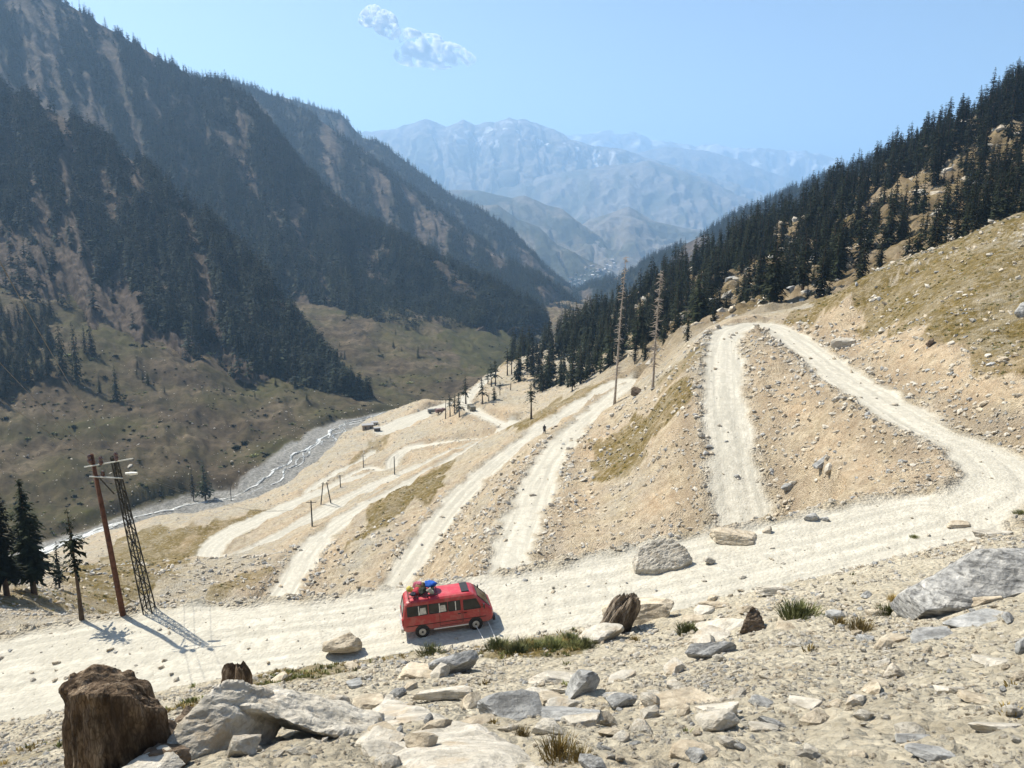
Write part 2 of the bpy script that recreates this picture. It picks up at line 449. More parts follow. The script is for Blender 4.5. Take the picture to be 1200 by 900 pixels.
def h_at(x, y):
    b = math.log(max(y + C0, 2.3)); a = x / (y + C0)
    fr = (b - brow[0]) / (brow[1] - brow[0]); fr = min(max(fr, 0), nrow - 1.001); i = int(fr); fr -= i
    j = int(np.searchsorted(acol, a)) - 1; j = min(max(j, 0), len(acol) - 2)
    fc = (a - acol[j]) / (acol[j + 1] - acol[j])
    z0 = GZ[i, j] * (1 - fc) + GZ[i, j + 1] * fc; z1 = GZ[i + 1, j] * (1 - fc) + GZ[i + 1, j + 1] * fc
    return z0 * (1 - fr) + z1 * fr
def h_arr(x, y):
    b = np.log(np.maximum(y + C0, 2.3)); a = x / (y + C0)
    fr = np.clip((b - brow[0]) / (brow[1] - brow[0]), 0, nrow - 1.001); i = fr.astype(int); fr = fr - i
    j = np.clip(np.searchsorted(acol, a) - 1, 0, len(acol) - 2)
    fc = (a - acol[j]) / (acol[j + 1] - acol[j])
    z0 = GZ[i, j] * (1 - fc) + GZ[i, j + 1] * fc; z1 = GZ[i + 1, j] * (1 - fc) + GZ[i + 1, j + 1] * fc
    return z0 * (1 - fr) + z1 * fr, i, j
def hit(px, py, y0=3.0, y1=3000.0, skip=0):
    """first place where the line of sight through a photo point meets the ground"""
    a, s = slope_px(px, py)
    ys = np.exp(np.linspace(math.log(y0), math.log(y1), 2500))
    z, _, _ = h_arr(a * ys, ys)
    below = z > s * ys
    k = np.argmax(below)
    if not below[k]: return None
    if k == 0: yy = ys[0]
    else:
        d0 = s * ys[k - 1] - z[k - 1]; d1 = z[k] - s * ys[k]
        yy = ys[k - 1] + (ys[k] - ys[k - 1]) * d0 / max(d0 + d1, 1e-9)
    return Vector((a * yy, yy, h_at(a * yy, yy)))
def to_px(x, y, z):
    dep = y * CP_ - z * SP_; up = y * SP_ + z * CP_
    return 600 + FPX * x / dep, 450 - FPX * up / dep, dep
def visible(x, y, z, clear=.5):
    """nothing of the near ground stands between the viewer and the point"""
    t = np.linspace(.06, .985, 90)
    hz, _, _ = h_arr(x * t, y * t)
    return bool(np.all(hz < z * t + clear * t))

# ground cover
def world_poly(pts, y0=3.0):
    out = []
    for p in pts:
        h = hit(*p, y0=y0)
        if h is not None: out.append((h.x, h.y))
    return out
def in_poly(X, Y, poly):
    r = np.zeros(X.shape, bool); n = len(poly)
    for i in range(n):
        x1, y1 = poly[i]; x2, y2 = poly[(i + 1) % n]
        if y1 == y2: continue
        c = ((y1 > Y) != (y2 > Y)) & (X < (x2 - x1) * (Y - y1) / (y2 - y1) + x1)
        r ^= c
    return r
jx = GX + fbm(GX / (2 + dist * .03), GY / (2 + dist * .03), 3, 81) * dist * .035
jy = GY + fbm(GX / (2 + dist * .03), GY / (2 + dist * .03), 3, 83) * dist * .07
GRASS = np.zeros(GX.shape)
for strength, poly in [
    (.9, [(965, 362), (1040, 322), (1120, 297), (1215, 262), (1215, 405), (1150, 405), (1090, 395), (1010, 378)]),
    (.7, [(1080, 390), (1215, 400), (1215, 440), (1150, 430)]),
    (.95, [(686, 545), (700, 515), (740, 490), (790, 455), (822, 440), (812, 470), (780, 500), (765, 530), (735, 552), (705, 562)]),
    (.95, [(404, 634), (430, 596), (470, 566), (520, 548), (535, 552), (505, 580), (470, 605), (430, 630)]),
    (.85, [(60, 665), (150, 625), (230, 612), (330, 590), (300, 615), (240, 640), (190, 690), (120, 705)]),
    (.8, [(585, 502), (640, 476), (700, 452), (735, 440), (720, 447), (660, 480), (610, 506)]),
    (.7, [(400, 556), (430, 525), (480, 492), (500, 490), (440, 530)]),
    (.7, [(240, 700), (300, 664), (312, 680), (260, 704)]),
    (.7, [(0, 690), (60, 684), (160, 705), (60, 715), (0, 712)]),
    (.6, [(270, 800), (420, 766), (520, 764), (430, 780), (300, 805)]),
    (.6, [(0, 885), (150, 845), (225, 815), (230, 830), (100, 870), (10, 898)]),
    (.7, [(510, 766), (600, 752), (700, 745), (690, 768), (600, 778), (520, 776)]),
    (.9, [(500, 400), (560, 388), (625, 395), (610, 425), (560, 430)]),
    (.6, [(760, 450), (790, 430), (830, 400), (835, 410), (800, 440), (775, 455)])]:
    wp = world_poly(poly)
    if len(wp) > 2: GRASS = np.maximum(GRASS, in_poly(jx, jy, wp) * strength)
shoulder = [P(962, 372, 126)[:2], P(1040, 326, 121)[:2], P(1120, 293, 114)[:2], P(1250, 250, 106)[:2], (125, 112), (120, 150), (60, 152), (46, 138)]
GRASS = np.maximum(GRASS, in_poly(jx, jy, shoulder) * .9)
mead = land_l * np.clip(.30 + 1.3 * fbm(GX / 60, GY / 45, 5, 91), 0, .9)
GRASS = np.maximum(GRASS, mead)
GRASS = np.maximum(GRASS, right_w * np.clip(.25 + .8 * fbm(GX / 16, GY / 16, 4, 93), 0, .8))
GRASS = np.clip(GRASS * (1.0 + .9 * fbm(GX / 5, GY / 5, 4, 95)), 0, 1)
OCHRE = np.clip(.12 + 1.1 * fbm(GX / 18, GY / 18, 4, 97) + .45 * np.exp(-((DR - 3.5) / 3.5) ** 2) * (DR < 900) * sstep(35, 60, GY), 0, 1)
up = in_poly(jx, jy, world_poly([(950, 380), (1010, 375), (1100, 395), (1215, 430), (1215, 500), (1120, 480), (1020, 430)]))
OCHRE = np.clip(np.maximum(OCHRE, up * .85), 0, 1)
OCHRE = OCHRE * (1 - .75 * (1 - sstep(30, 42, GY)))
VALLEY = np.clip(land_l + sstep(480, 600, GY), 0, 1)
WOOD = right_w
# object split: road faces and river faces leave the ground sheet
NC = len(acol)
ii, jj = np.meshgrid(np.arange(nrow - 1), np.arange(NC - 1), indexing='ij')
quads = np.stack([ii * NC + jj, ii * NC + jj + 1, (ii + 1) * NC + jj + 1, (ii + 1) * NC + jj], -1).reshape(-1, 4)
def fm(A): return (A[:-1, :-1] + A[1:, :-1] + A[:-1, 1:] + A[1:, 1:]).ravel() / 4
rf = fm(ROADM) > .5
vf = (fm(RIVM) > .5) & ~rf
VV = np.stack([GX, GY, GZ], -1).reshape(-1, 3)
NEARP = (1 - sstep(34, 48, GY + 0)) * (1 - sstep(30, 60, np.abs(GX)))
BANKM = np.exp(-((DR - 1.5) / 1.1) ** 2) * sstep(44, 60, GY) * np.clip(.75 + 1.4 * fbm(GX / 4, GY / 4, 3, 501), 0, 1)
ATT = dict(cutbank=BANKM.ravel(), dusty=NEARP.ravel(), road=ROADM.ravel(), grass=GRASS.ravel(), ochre=OCHRE.ravel(), valley=VALLEY.ravel(), river=RIVM.ravel(), wood=WOOD.ravel(),
           along=(RAL / 10).ravel(), side=(RSD / 10).ravel(), track=np.clip(SIDE, 0, 9).ravel(), chain=ALONG.ravel())
# ------------------------------------------------------------------ ground materials
def ground_material(name):
    g = NM(name)
    p = g.pos()
    n1 = g.noise(p, .9, 8, .62); n2 = g.noise(p, .085, 6, .6); n3 = g.noise(p, 5.5, 6, .65); n4 = g.noise(p, .32, 7, .7)
    v1 = g.voro(p, 5.5, 'Color'); v2 = g.voro(p, 1.4, 'Color')
    vd = g.voro(p, 5.5); 
    pale = g.ramp(n1, [(.3, (.27, .22, .15)), (.5, (.41, .35, .245)), (.72, (.56, .495, .37))])
    grey = g.ramp(n3, [(.3, (.24, .22, .175)), (.7, (.51, .47, .39))])
    scree = g.mix(g.ramp(n4, [(.42, 0.0), (.62, 1.0)]), pale, grey)
    ochre = g.ramp(n1, [(.28, (.33, .22, .125)), (.5, (.49, .37, .235)), (.75, (.60, .49, .34))])
    of = g.math('MULTIPLY', g.attr('ochre'), g.ramp(n4, [(.35, .35), (.6, 1.0)]))
    base = g.mix(of, scree, ochre)
    base = g.mix(g.math('MULTIPLY', g.attr('dusty'), g.ramp(n4, [(.3, .35), (.6, .95)])), base, g.ramp(n3, [(.3, (.49, .43, .32)), (.7, (.68, .62, .48))]))
    peb = g.mix(.5, g.ramp(v1, [(0.1, .5), (.9, 1.35)]), g.ramp(v2, [(0.1, .8), (.9, 1.15)]))
    base = g.mix(.75, base, peb, 'MULTIPLY')
    base = g.mix(g.math('MULTIPLY', g.attr('cutbank'), .6), base, g.ramp(n3, [(.3, (.17, .125, .08)), (.7, (.33, .26, .18))]))
    # valley ground is browner and duller than the broken scree
    vb = g.ramp(g.noise(p, .035, 8, .65), [(.3, (.032, .024, .015)), (.5, (.075, .057, .035)), (.72, (.15, .118, .078))])
    vb = g.mix(.8, vb, g.ramp(g.noise(p, .16, 10, .8), [(.36, .35), (.5, 1.0), (.64, 1.7)]), 'MULTIPLY')
    base = g.mix(g.attr('valley'), base, vb)
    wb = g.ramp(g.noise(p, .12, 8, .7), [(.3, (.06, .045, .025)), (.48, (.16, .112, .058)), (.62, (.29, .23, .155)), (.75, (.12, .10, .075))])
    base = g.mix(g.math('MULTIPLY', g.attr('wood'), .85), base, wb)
    gr = g.ramp(g.noise(p, 1.6, 7, .7), [(.3, (.085, .066, .02)), (.5, (.155, .115, .036)), (.7, (.27, .195, .075))])
    gv = g.ramp(g.noise(p, .06, 7, .7), [(.3, (.030, .034, .011)), (.6, (.072, .070, .021)), (.75, (.095, .072, .027))])
    gr = g.mix(g.attr('valley'), gr, gv)
    gf = g.math('MULTIPLY', g.attr('grass'), g.ramp(g.noise(p, 1.1, 8, .75), [(.36, .25), (.52, 1.0)]))
    base = g.mix(gf, base, gr)
    # packed pale dust of the road, wheel tracks a shade darker and smoother
    rn = g.noise(p, 1.3, 8, .7)
    mp = g.n.new('ShaderNodeCombineXYZ')
    g.l.new(g.math('MULTIPLY', g.attr('track'), 1.0), mp.inputs[0]); g.l.new(g.math('MULTIPLY', g.attr('chain'), .03), mp.inputs[1])
    rt = g.noise(mp.outputs[0], 1.8, 5, .6)
    rdc = g.ramp(rn, [(.3, (.39, .365, .30)), (.5, (.505, .475, .395)), (.72, (.59, .56, .475))])
    rdc = g.mix(g.ramp(rt, [(.42, 0.0), (.58, .75)]), rdc, (.38, .36, .30))
    rdc = g.mix(.35, rdc, g.ramp(v1, [(.1, .8), (.9, 1.12)]), 'MULTIPLY')
    base = g.mix(g.attr('road'), base, rdc)
    # river gravel
    rg = g.ramp(g.noise(p, .8, 8, .75), [(.34, (.10, .098, .088)), (.5, (.24, .235, .215)), (.68, (.40, .385, .35))])
    base = g.mix(g.attr('river'), base, rg)
    g.set('Base Color', base)
    g.set('Roughness', .95); g.set('Specular IOR Level', .12)
    h = g.math('ADD', g.math('MULTIPLY', n3, .9), g.math('MULTIPLY', g.noise(p, 1.1, 9, .72), 1.6))
    h = g.math('ADD', h, g.math('MULTIPLY', g.math('SUBTRACT', .5, vd), .8))
    hh = g.math('MULTIPLY', h, g.math('SUBTRACT', 1.0, g.math('MULTIPLY', g.attr('road'), .8)))
    g.bump(hh, .22, 1.0)
    return g.m
M_GROUND = ground_material('mountain_ground')

def water_material():
    g = NM('river_water')
    cb = g.n.new('ShaderNodeCombineXYZ')
    g.l.new(g.attr('along'), cb.inputs[0]); g.l.new(g.attr('side'), cb.inputs[1])
    mp = g.n.new('ShaderNodeMapping'); g.l.new(cb.outputs[0], mp.inputs[0]); mp.inputs['Scale'].default_value = (1.0, 3.2, 1)
    n = g.noise(mp.outputs[0], 1.5, 6, .65, .6)
    foam = g.ramp(n, [(.455, 0.0), (.57, .85)])
    g.set('Base Color', g.mix(foam, (.17, .175, .16), (.72, .73, .70)))
    g.set('Roughness', g.mix(foam, .12, .8)); g.set('Specular IOR Level', .5)
    g.bump(g.noise(g.pos(), 1.2, 5), .2, .8)
    return g.m
M_WATER = water_material()

def submesh(mask, name, mat):
    q = quads[mask]
    used, inv = np.unique(q, return_inverse=True)
    at = {k: v[used] for k, v in ATT.items()}
    me = np_mesh(name, VV[used], inv.reshape(-1, 4), mat, True, attrs=at)
    return link(name, me)
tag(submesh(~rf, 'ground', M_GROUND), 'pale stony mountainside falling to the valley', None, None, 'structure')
tag(submesh(rf, 'dirt_road', M_GROUND), 'pale dusty switchback road', None, None, 'structure')

# the stream: braided threads of water lying on the gravel bed
def stream():
    V = []; F = []; al = []; si = []
    R2 = random.Random(5)
    for th, (amp, w0, ph, rng) in enumerate([(5.5, .95, .0, (0, 1)), (9.0, .45, 2.1, (.1, .62)), (6.5, .4, 4.4, (.22, .5)), (12, .35, 1.0, (.15, .4))]):
        n = len(rs); a = int(rng[0] * n); b = int(rng[1] * n) - 2
        for k in range(a, b):
            s = k * 3.0
            off = amp * (math.sin(s / 31 + ph) * .55 + math.sin(s / 13.0 + ph * 2.3) * .3 + float(vnoise(s / 9.0, th * 3.3, 3)) * .5)
            off *= min(1, rhw[k] / 11)
            if rs[k][1] < 300: w = w0 * 2.6; off *= .5
            else: w = w0
            w *= .8 + .6 * float(vnoise(s / 12.0, th + 8.8, 9))
            t = tang[k]; nx, ny = t[1], -t[0]
            for q in (-1, -.35, .35, 1):
                x = rs[k][0] + nx * (off + q * w); y = rs[k][1] + ny * (off + q * w)
                c = h_at(rs[k][0] + nx * off, rs[k][1] + ny * off)
                z = max(h_at(x, y) , c) + .28 - abs(q) * .1
                V.append((x, y, z)); al.append(s / 10); si.append((off + q * w) / 3)
            if k > a:
                m = len(V)
                for q in range(3): F.append((m - 8 + q, m - 7 + q, m - 3 + q, m - 4 + q))
    me = np_mesh('river', V, F, M_WATER, True, attrs=dict(along=al, side=si))
    tag(link('river', me), 'white water threads braided over a grey gravel bed', None, None, 'structure')
stream()

# the low country far below, out to the horizon
def far_ground():
    M = NM('far_ground'); M.set('Base Color', M.ramp(M.noise(M.pos(), .002, 6), [(.3, (.10, .11, .06)), (.7, (.24, .21, .15))]))
    V = []; F = []; n = 60
    for i in range(n + 1):
        for j in range(n + 1):
            x = -21000 + 42000 * j / n; y = -600 + 22600 * i / n
            V.append((x, y, -405 + 12 * float(vnoise(x / 900, y / 900, 2))))
    for i in range(n):
        for j in range(n):
            a = i * (n + 1) + j; F.append((a, a + 1, a + n + 2, a + n + 1))
    tag(link('terrain', np_mesh('terrain', V, F, M.m)), 'low ground out to the horizon', None, None, 'structure')
far_ground()
# slope carrying on behind and beside the viewer
def back_slope():
    V = []; F = []; n = 24; m = 60
    xs = np.linspace(-150, 150, m); ys = np.linspace(-140, yrow[0] , n)
    X, Y = np.meshgrid(xs, ys)
    edge = np.clip(np.abs(X) / 22, 0, 1)
    z0 = np.array([h_at(max(min(x, 14), -14), yrow[0]) for x in xs])
    Z = z0[None] + (yrow[0] - Y) * .55 + np.clip(np.abs(X) - 14, 0, 999) * np.sign(X) * .3 + fbm(X / 9, Y / 9, 4, 5) * 1.2 * sstep(0, 8, yrow[0] - Y) - .05
    V = np.stack([X, Y, Z], -1).reshape(-1, 3)
    for i in range(n - 1):
        for j in range(m - 1):
            a = i * m + j; F.append((a, a + 1, a + m + 1, a + m))
    z = np.zeros(len(V))
    me = np_mesh('slope', V, F, M_GROUND, True, attrs=dict(road=z, grass=z, ochre=z + .2, valley=z, river=z, wood=z, along=z, side=z, track=z, chain=z))
    tag(link('slope', me), 'stony slope rising behind the viewpoint', None, None, 'structure')
back_slope()

# ------------------------------------------------------------------ mountains as lofted slopes
def mountain_material(name, rock, earth, wood, gscale, wood_amt=.5, snow=False):
    g = NM(name); p = g.pos()
    n1 = g.noise(p, gscale, 8, .62); n2 = g.noise(p, gscale * 5, 8, .7)
    base = g.mix(g.ramp(n2, [(.38, 0.0), (.62, 1.0)]), earth, rock)
    base = g.mix(.5, base, g.ramp(g.noise(p, gscale * 22, 6, .7), [(.3, .6), (.7, 1.35)]), 'MULTIPLY')
    base = g.mix(g.ramp(g.attr('woods'), [(.35, 0.0), (.6, wood_amt)]), base, wood)
    if snow:
        base = g.mix(g.math('MULTIPLY', g.attr('snow'), .65), base, (.80, .82, .85))
    g.set('Base Color', base); g.set('Specular IOR Level', .1)
    g.bump(g.math('ADD', n1, g.math('MULTIPLY', n2, .6)), 2.2 / gscale * .05, .8)
    return g.m
def poly_at(pl, s):
    xs = np.array([p[0] for p in pl], float); t = (xs - xs[0]) / (xs[-1] - xs[0])
    px = xs[0] + s * (xs[-1] - xs[0])
    return px, np.interp(s, t, [p[1] for p in pl]), np.exp(np.interp(s, t, [math.log(p[2]) for p in pl]))
LOFT = {}
def loft(name, label, crest, base, mat, ns=300, nt=140, gul=(100, 300, 20), fine=(20, 5), sag=.06, back=.4, seed=1, woods=None, snow=None, crest_rough=0):
    if crest[0][2] > 7000: crest = [(a, b, c * 1.3) for a, b, c in crest]; base = [(a, b, c * 1.3) for a, b, c in base]
    s = np.linspace(0, 1, ns)
    cpx, cpy, cY = poly_at(crest, s); bpx, bpy_, bY = poly_at(base, s)
    def w3(px, py, Y):
        u = (px - 600) / FPX; v = (450 - py) / FPX; dy = CP_ + v * SP_
        return np.stack([u / dy * Y, Y, (-SP_ + v * CP_) / dy * Y], -1)
    Cr = w3(cpx, cpy, cY); Ba = w3(bpx, bpy_, bY)
    Ba[:, 2] = np.maximum(Ba[:, 2], -430)
    nb = max(6, nt // 8)
    t = np.concatenate([-np.linspace(back, 0, nb, endpoint=False), np.linspace(0, 1, nt)])
    T, S = np.meshgrid(t, s, indexing='ij')
    D = (Ba - Cr)[None]
    tt = np.abs(T)
    V = Cr[None] + D * T[..., None]
    drop = np.where(T < 0, -tt, tt)
    V[..., 2] = Cr[None, :, 2] + D[..., 2] * tt                      # falls away on both sides
    V[..., 2] -= np.sin(np.clip(tt, 0, 1) * math.pi) * sag * np.linalg.norm(D, axis=-1)
    arc = np.concatenate([[0], np.cumsum(np.linalg.norm(np.diff((Cr + Ba) / 2, axis=0), axis=1))])
    L = np.linalg.norm(D[0], axis=-1)
    A = arc[None] + 0 * T; B = T * L.mean()
    env = np.clip(tt * 5, 0, 1) * np.where(T > 0, 1, .5)
    g = ridged(A / gul[0] + .15 * fbm(A / gul[0] / 2, B / gul[1], 2, seed + 9), B / gul[1], 5, seed, .55)
    d = g * gul[2] * env + fbm(A / fine[0], B / fine[0], 4, seed + 3) * fine[1] * (.35 + .65 * env)
    if crest_rough: d = d + fbm(A / (gul[0] * .4), B / (gul[0] * .4), 4, seed + 5) * crest_rough * np.exp(-tt * 9)
    nrm = np.cross(np.gradient(Cr, axis=0), D[0]); nrm /= np.linalg.norm(nrm, axis=1)[:, None]
    nrm[nrm[:, 2] < 0] *= -1
    V = V + nrm[None] * d[..., None] * np.array([1, 1, 1.0])
    wd = np.clip(.5 + .0 * T, 0, 1) if woods is None else woods(S, T, A, B, g)
    sn = np.zeros_like(T) if snow is None else snow(S, T, A, B, g, V)
    nT, nS = T.shape
    i, j = np.meshgrid(np.arange(nT - 1), np.arange(nS - 1), indexing='ij')
    Q = np.stack([i * nS + j, (i + 1) * nS + j, (i + 1) * nS + j + 1, i * nS + j + 1], -1).reshape(-1, 4)
    me = np_mesh(name, V.reshape(-1, 3), Q, mat, True, attrs=dict(woods=wd.ravel(), snow=sn.ravel()))
    o = tag(link(name, me), label, None, None, 'structure')
    LOFT[label] = (V, T, S, wd)
    return V, T, S, wd
def woods_fn(seed, sx, sy, bias, skew=0, amp=1.1):
    def f(S, T, A, B, g):
        n = fbm((A + skew * B) / sx, B / sy, 4, seed)
        return np.clip(bias + amp * n + 0 * g, 0, 1)
    return f
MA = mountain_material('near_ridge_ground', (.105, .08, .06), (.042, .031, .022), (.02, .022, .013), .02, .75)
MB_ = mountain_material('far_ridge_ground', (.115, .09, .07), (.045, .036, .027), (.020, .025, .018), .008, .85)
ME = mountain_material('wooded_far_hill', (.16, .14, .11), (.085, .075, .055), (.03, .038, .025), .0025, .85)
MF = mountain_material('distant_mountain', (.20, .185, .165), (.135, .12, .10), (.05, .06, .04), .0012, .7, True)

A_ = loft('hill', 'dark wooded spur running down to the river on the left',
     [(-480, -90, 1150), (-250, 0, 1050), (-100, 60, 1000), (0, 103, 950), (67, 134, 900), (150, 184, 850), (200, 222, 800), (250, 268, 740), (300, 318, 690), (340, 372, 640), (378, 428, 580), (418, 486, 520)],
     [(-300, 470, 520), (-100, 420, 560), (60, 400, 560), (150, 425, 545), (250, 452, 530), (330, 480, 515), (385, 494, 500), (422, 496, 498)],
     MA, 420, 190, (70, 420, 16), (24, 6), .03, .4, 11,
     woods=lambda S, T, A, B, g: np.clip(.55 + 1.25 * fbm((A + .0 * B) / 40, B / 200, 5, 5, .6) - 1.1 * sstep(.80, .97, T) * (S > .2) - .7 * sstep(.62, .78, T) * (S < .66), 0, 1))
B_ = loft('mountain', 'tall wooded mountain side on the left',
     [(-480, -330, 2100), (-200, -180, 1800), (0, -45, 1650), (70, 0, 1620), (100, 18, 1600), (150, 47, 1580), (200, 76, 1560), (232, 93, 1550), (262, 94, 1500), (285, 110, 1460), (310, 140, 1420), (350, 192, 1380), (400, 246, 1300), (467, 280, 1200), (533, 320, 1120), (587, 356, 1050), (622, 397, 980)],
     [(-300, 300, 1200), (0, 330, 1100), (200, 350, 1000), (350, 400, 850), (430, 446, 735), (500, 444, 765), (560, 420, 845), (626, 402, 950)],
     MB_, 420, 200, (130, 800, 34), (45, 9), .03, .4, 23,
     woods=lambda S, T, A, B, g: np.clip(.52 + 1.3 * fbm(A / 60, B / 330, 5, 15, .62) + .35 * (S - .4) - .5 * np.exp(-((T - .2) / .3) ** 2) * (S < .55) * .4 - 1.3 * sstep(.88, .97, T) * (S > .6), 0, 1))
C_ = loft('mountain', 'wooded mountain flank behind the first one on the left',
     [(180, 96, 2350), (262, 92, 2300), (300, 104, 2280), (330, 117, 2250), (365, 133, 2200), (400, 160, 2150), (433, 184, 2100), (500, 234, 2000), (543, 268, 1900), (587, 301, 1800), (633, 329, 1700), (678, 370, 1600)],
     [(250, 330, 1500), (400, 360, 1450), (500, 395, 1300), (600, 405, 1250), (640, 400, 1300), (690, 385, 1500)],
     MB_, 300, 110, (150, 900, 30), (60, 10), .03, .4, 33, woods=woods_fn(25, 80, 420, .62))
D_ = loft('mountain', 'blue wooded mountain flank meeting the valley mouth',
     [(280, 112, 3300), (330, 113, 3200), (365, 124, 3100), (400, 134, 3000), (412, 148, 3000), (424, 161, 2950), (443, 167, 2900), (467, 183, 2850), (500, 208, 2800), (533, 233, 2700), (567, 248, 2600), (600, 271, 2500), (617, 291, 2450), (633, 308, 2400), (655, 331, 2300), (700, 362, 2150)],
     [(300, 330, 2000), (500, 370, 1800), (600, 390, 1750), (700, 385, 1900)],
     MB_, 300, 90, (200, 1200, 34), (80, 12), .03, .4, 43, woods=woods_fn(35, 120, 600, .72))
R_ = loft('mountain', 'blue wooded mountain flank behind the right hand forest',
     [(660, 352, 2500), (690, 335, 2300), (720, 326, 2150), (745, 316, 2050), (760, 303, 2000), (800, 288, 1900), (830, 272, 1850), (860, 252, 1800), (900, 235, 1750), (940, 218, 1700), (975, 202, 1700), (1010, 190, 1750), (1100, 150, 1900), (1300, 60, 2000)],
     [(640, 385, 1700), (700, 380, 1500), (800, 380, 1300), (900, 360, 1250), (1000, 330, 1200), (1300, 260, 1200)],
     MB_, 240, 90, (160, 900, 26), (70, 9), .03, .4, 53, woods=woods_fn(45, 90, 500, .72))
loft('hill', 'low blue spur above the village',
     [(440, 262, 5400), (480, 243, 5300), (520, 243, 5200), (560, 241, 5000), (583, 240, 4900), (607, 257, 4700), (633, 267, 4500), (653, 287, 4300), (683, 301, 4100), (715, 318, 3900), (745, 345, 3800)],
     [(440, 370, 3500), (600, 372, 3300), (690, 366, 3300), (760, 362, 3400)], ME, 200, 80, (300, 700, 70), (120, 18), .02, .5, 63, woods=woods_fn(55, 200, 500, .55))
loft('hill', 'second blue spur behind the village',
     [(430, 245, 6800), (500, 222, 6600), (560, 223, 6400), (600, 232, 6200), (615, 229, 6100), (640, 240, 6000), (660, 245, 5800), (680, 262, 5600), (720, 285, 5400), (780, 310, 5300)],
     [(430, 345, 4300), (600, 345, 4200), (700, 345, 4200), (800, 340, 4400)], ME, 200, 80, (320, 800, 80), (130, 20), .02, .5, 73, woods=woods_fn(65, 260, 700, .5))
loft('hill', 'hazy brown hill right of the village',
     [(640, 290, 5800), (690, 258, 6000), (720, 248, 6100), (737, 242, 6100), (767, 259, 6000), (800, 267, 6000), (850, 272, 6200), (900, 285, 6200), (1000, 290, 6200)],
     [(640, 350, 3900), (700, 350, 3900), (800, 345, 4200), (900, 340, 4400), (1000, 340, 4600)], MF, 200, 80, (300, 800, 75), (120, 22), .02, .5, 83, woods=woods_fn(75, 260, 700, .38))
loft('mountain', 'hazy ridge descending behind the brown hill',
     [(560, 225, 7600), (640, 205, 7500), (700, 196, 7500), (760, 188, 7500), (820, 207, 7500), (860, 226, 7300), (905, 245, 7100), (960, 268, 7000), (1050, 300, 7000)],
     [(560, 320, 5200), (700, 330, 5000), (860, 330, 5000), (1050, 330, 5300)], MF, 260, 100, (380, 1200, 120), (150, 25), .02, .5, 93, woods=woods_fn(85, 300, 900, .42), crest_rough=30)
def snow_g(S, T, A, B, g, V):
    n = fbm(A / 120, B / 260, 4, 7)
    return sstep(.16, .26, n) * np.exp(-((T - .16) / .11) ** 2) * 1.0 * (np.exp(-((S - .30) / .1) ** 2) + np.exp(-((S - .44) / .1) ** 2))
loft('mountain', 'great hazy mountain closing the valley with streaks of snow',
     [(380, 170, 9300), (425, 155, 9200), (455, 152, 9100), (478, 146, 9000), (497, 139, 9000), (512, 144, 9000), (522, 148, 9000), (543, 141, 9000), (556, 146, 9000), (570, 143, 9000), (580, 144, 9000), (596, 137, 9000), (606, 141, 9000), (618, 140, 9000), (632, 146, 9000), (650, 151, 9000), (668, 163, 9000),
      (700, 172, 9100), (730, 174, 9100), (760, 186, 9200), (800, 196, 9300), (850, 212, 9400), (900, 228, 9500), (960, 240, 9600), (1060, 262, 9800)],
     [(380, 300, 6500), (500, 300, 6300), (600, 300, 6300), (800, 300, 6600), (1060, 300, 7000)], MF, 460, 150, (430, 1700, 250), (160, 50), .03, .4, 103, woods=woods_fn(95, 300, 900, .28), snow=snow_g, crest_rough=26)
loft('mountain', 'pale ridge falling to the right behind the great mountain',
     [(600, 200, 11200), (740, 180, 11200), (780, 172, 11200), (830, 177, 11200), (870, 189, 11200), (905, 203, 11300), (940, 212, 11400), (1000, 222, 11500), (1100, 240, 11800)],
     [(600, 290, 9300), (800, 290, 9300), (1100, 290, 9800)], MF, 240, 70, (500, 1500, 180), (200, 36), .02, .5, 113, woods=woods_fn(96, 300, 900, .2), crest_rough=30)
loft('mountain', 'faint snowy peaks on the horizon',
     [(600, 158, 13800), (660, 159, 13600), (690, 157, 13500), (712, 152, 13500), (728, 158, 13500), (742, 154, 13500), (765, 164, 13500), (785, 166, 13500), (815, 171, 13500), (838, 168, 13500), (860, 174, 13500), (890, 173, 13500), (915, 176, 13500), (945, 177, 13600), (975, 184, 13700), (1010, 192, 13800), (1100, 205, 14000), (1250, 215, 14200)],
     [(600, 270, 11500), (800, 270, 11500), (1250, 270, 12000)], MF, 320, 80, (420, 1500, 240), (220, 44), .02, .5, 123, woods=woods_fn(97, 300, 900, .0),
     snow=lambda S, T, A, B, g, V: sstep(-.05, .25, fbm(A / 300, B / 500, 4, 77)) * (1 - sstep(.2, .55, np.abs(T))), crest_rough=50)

# haze: one even body of air
def haze():
    m = bpy.data.materials.new('haze_air'); m.use_nodes = True
    n = m.node_tree.nodes; n.clear()
    v = n.new('ShaderNodeVolumePrincipled'); o = n.new('ShaderNodeOutputMaterial')
    v.inputs['Density'].default_value = HAZE_DENSITY
    v.inputs['Color'].default_value = (.42, .68, 1.0, 1)
    v.inputs['Anisotropy'].default_value = .25
    m.node_tree.links.new(v.outputs[0], o.inputs['Volume'])
    b = MB(); x0, x1, y0, y1, z0, z1 = -21500, 21500, -800, 22500, LOWEST, HAZE_TOP
    b.box(((x0 + x1) / 2, (y0 + y1) / 2, (z0 + z1) / 2), (x1 - x0, y1 - y0, z1 - z0))
    tag(b.build('haze', m), 'blue mountain haze filling the valley air', None, None, 'stuff')
haze()
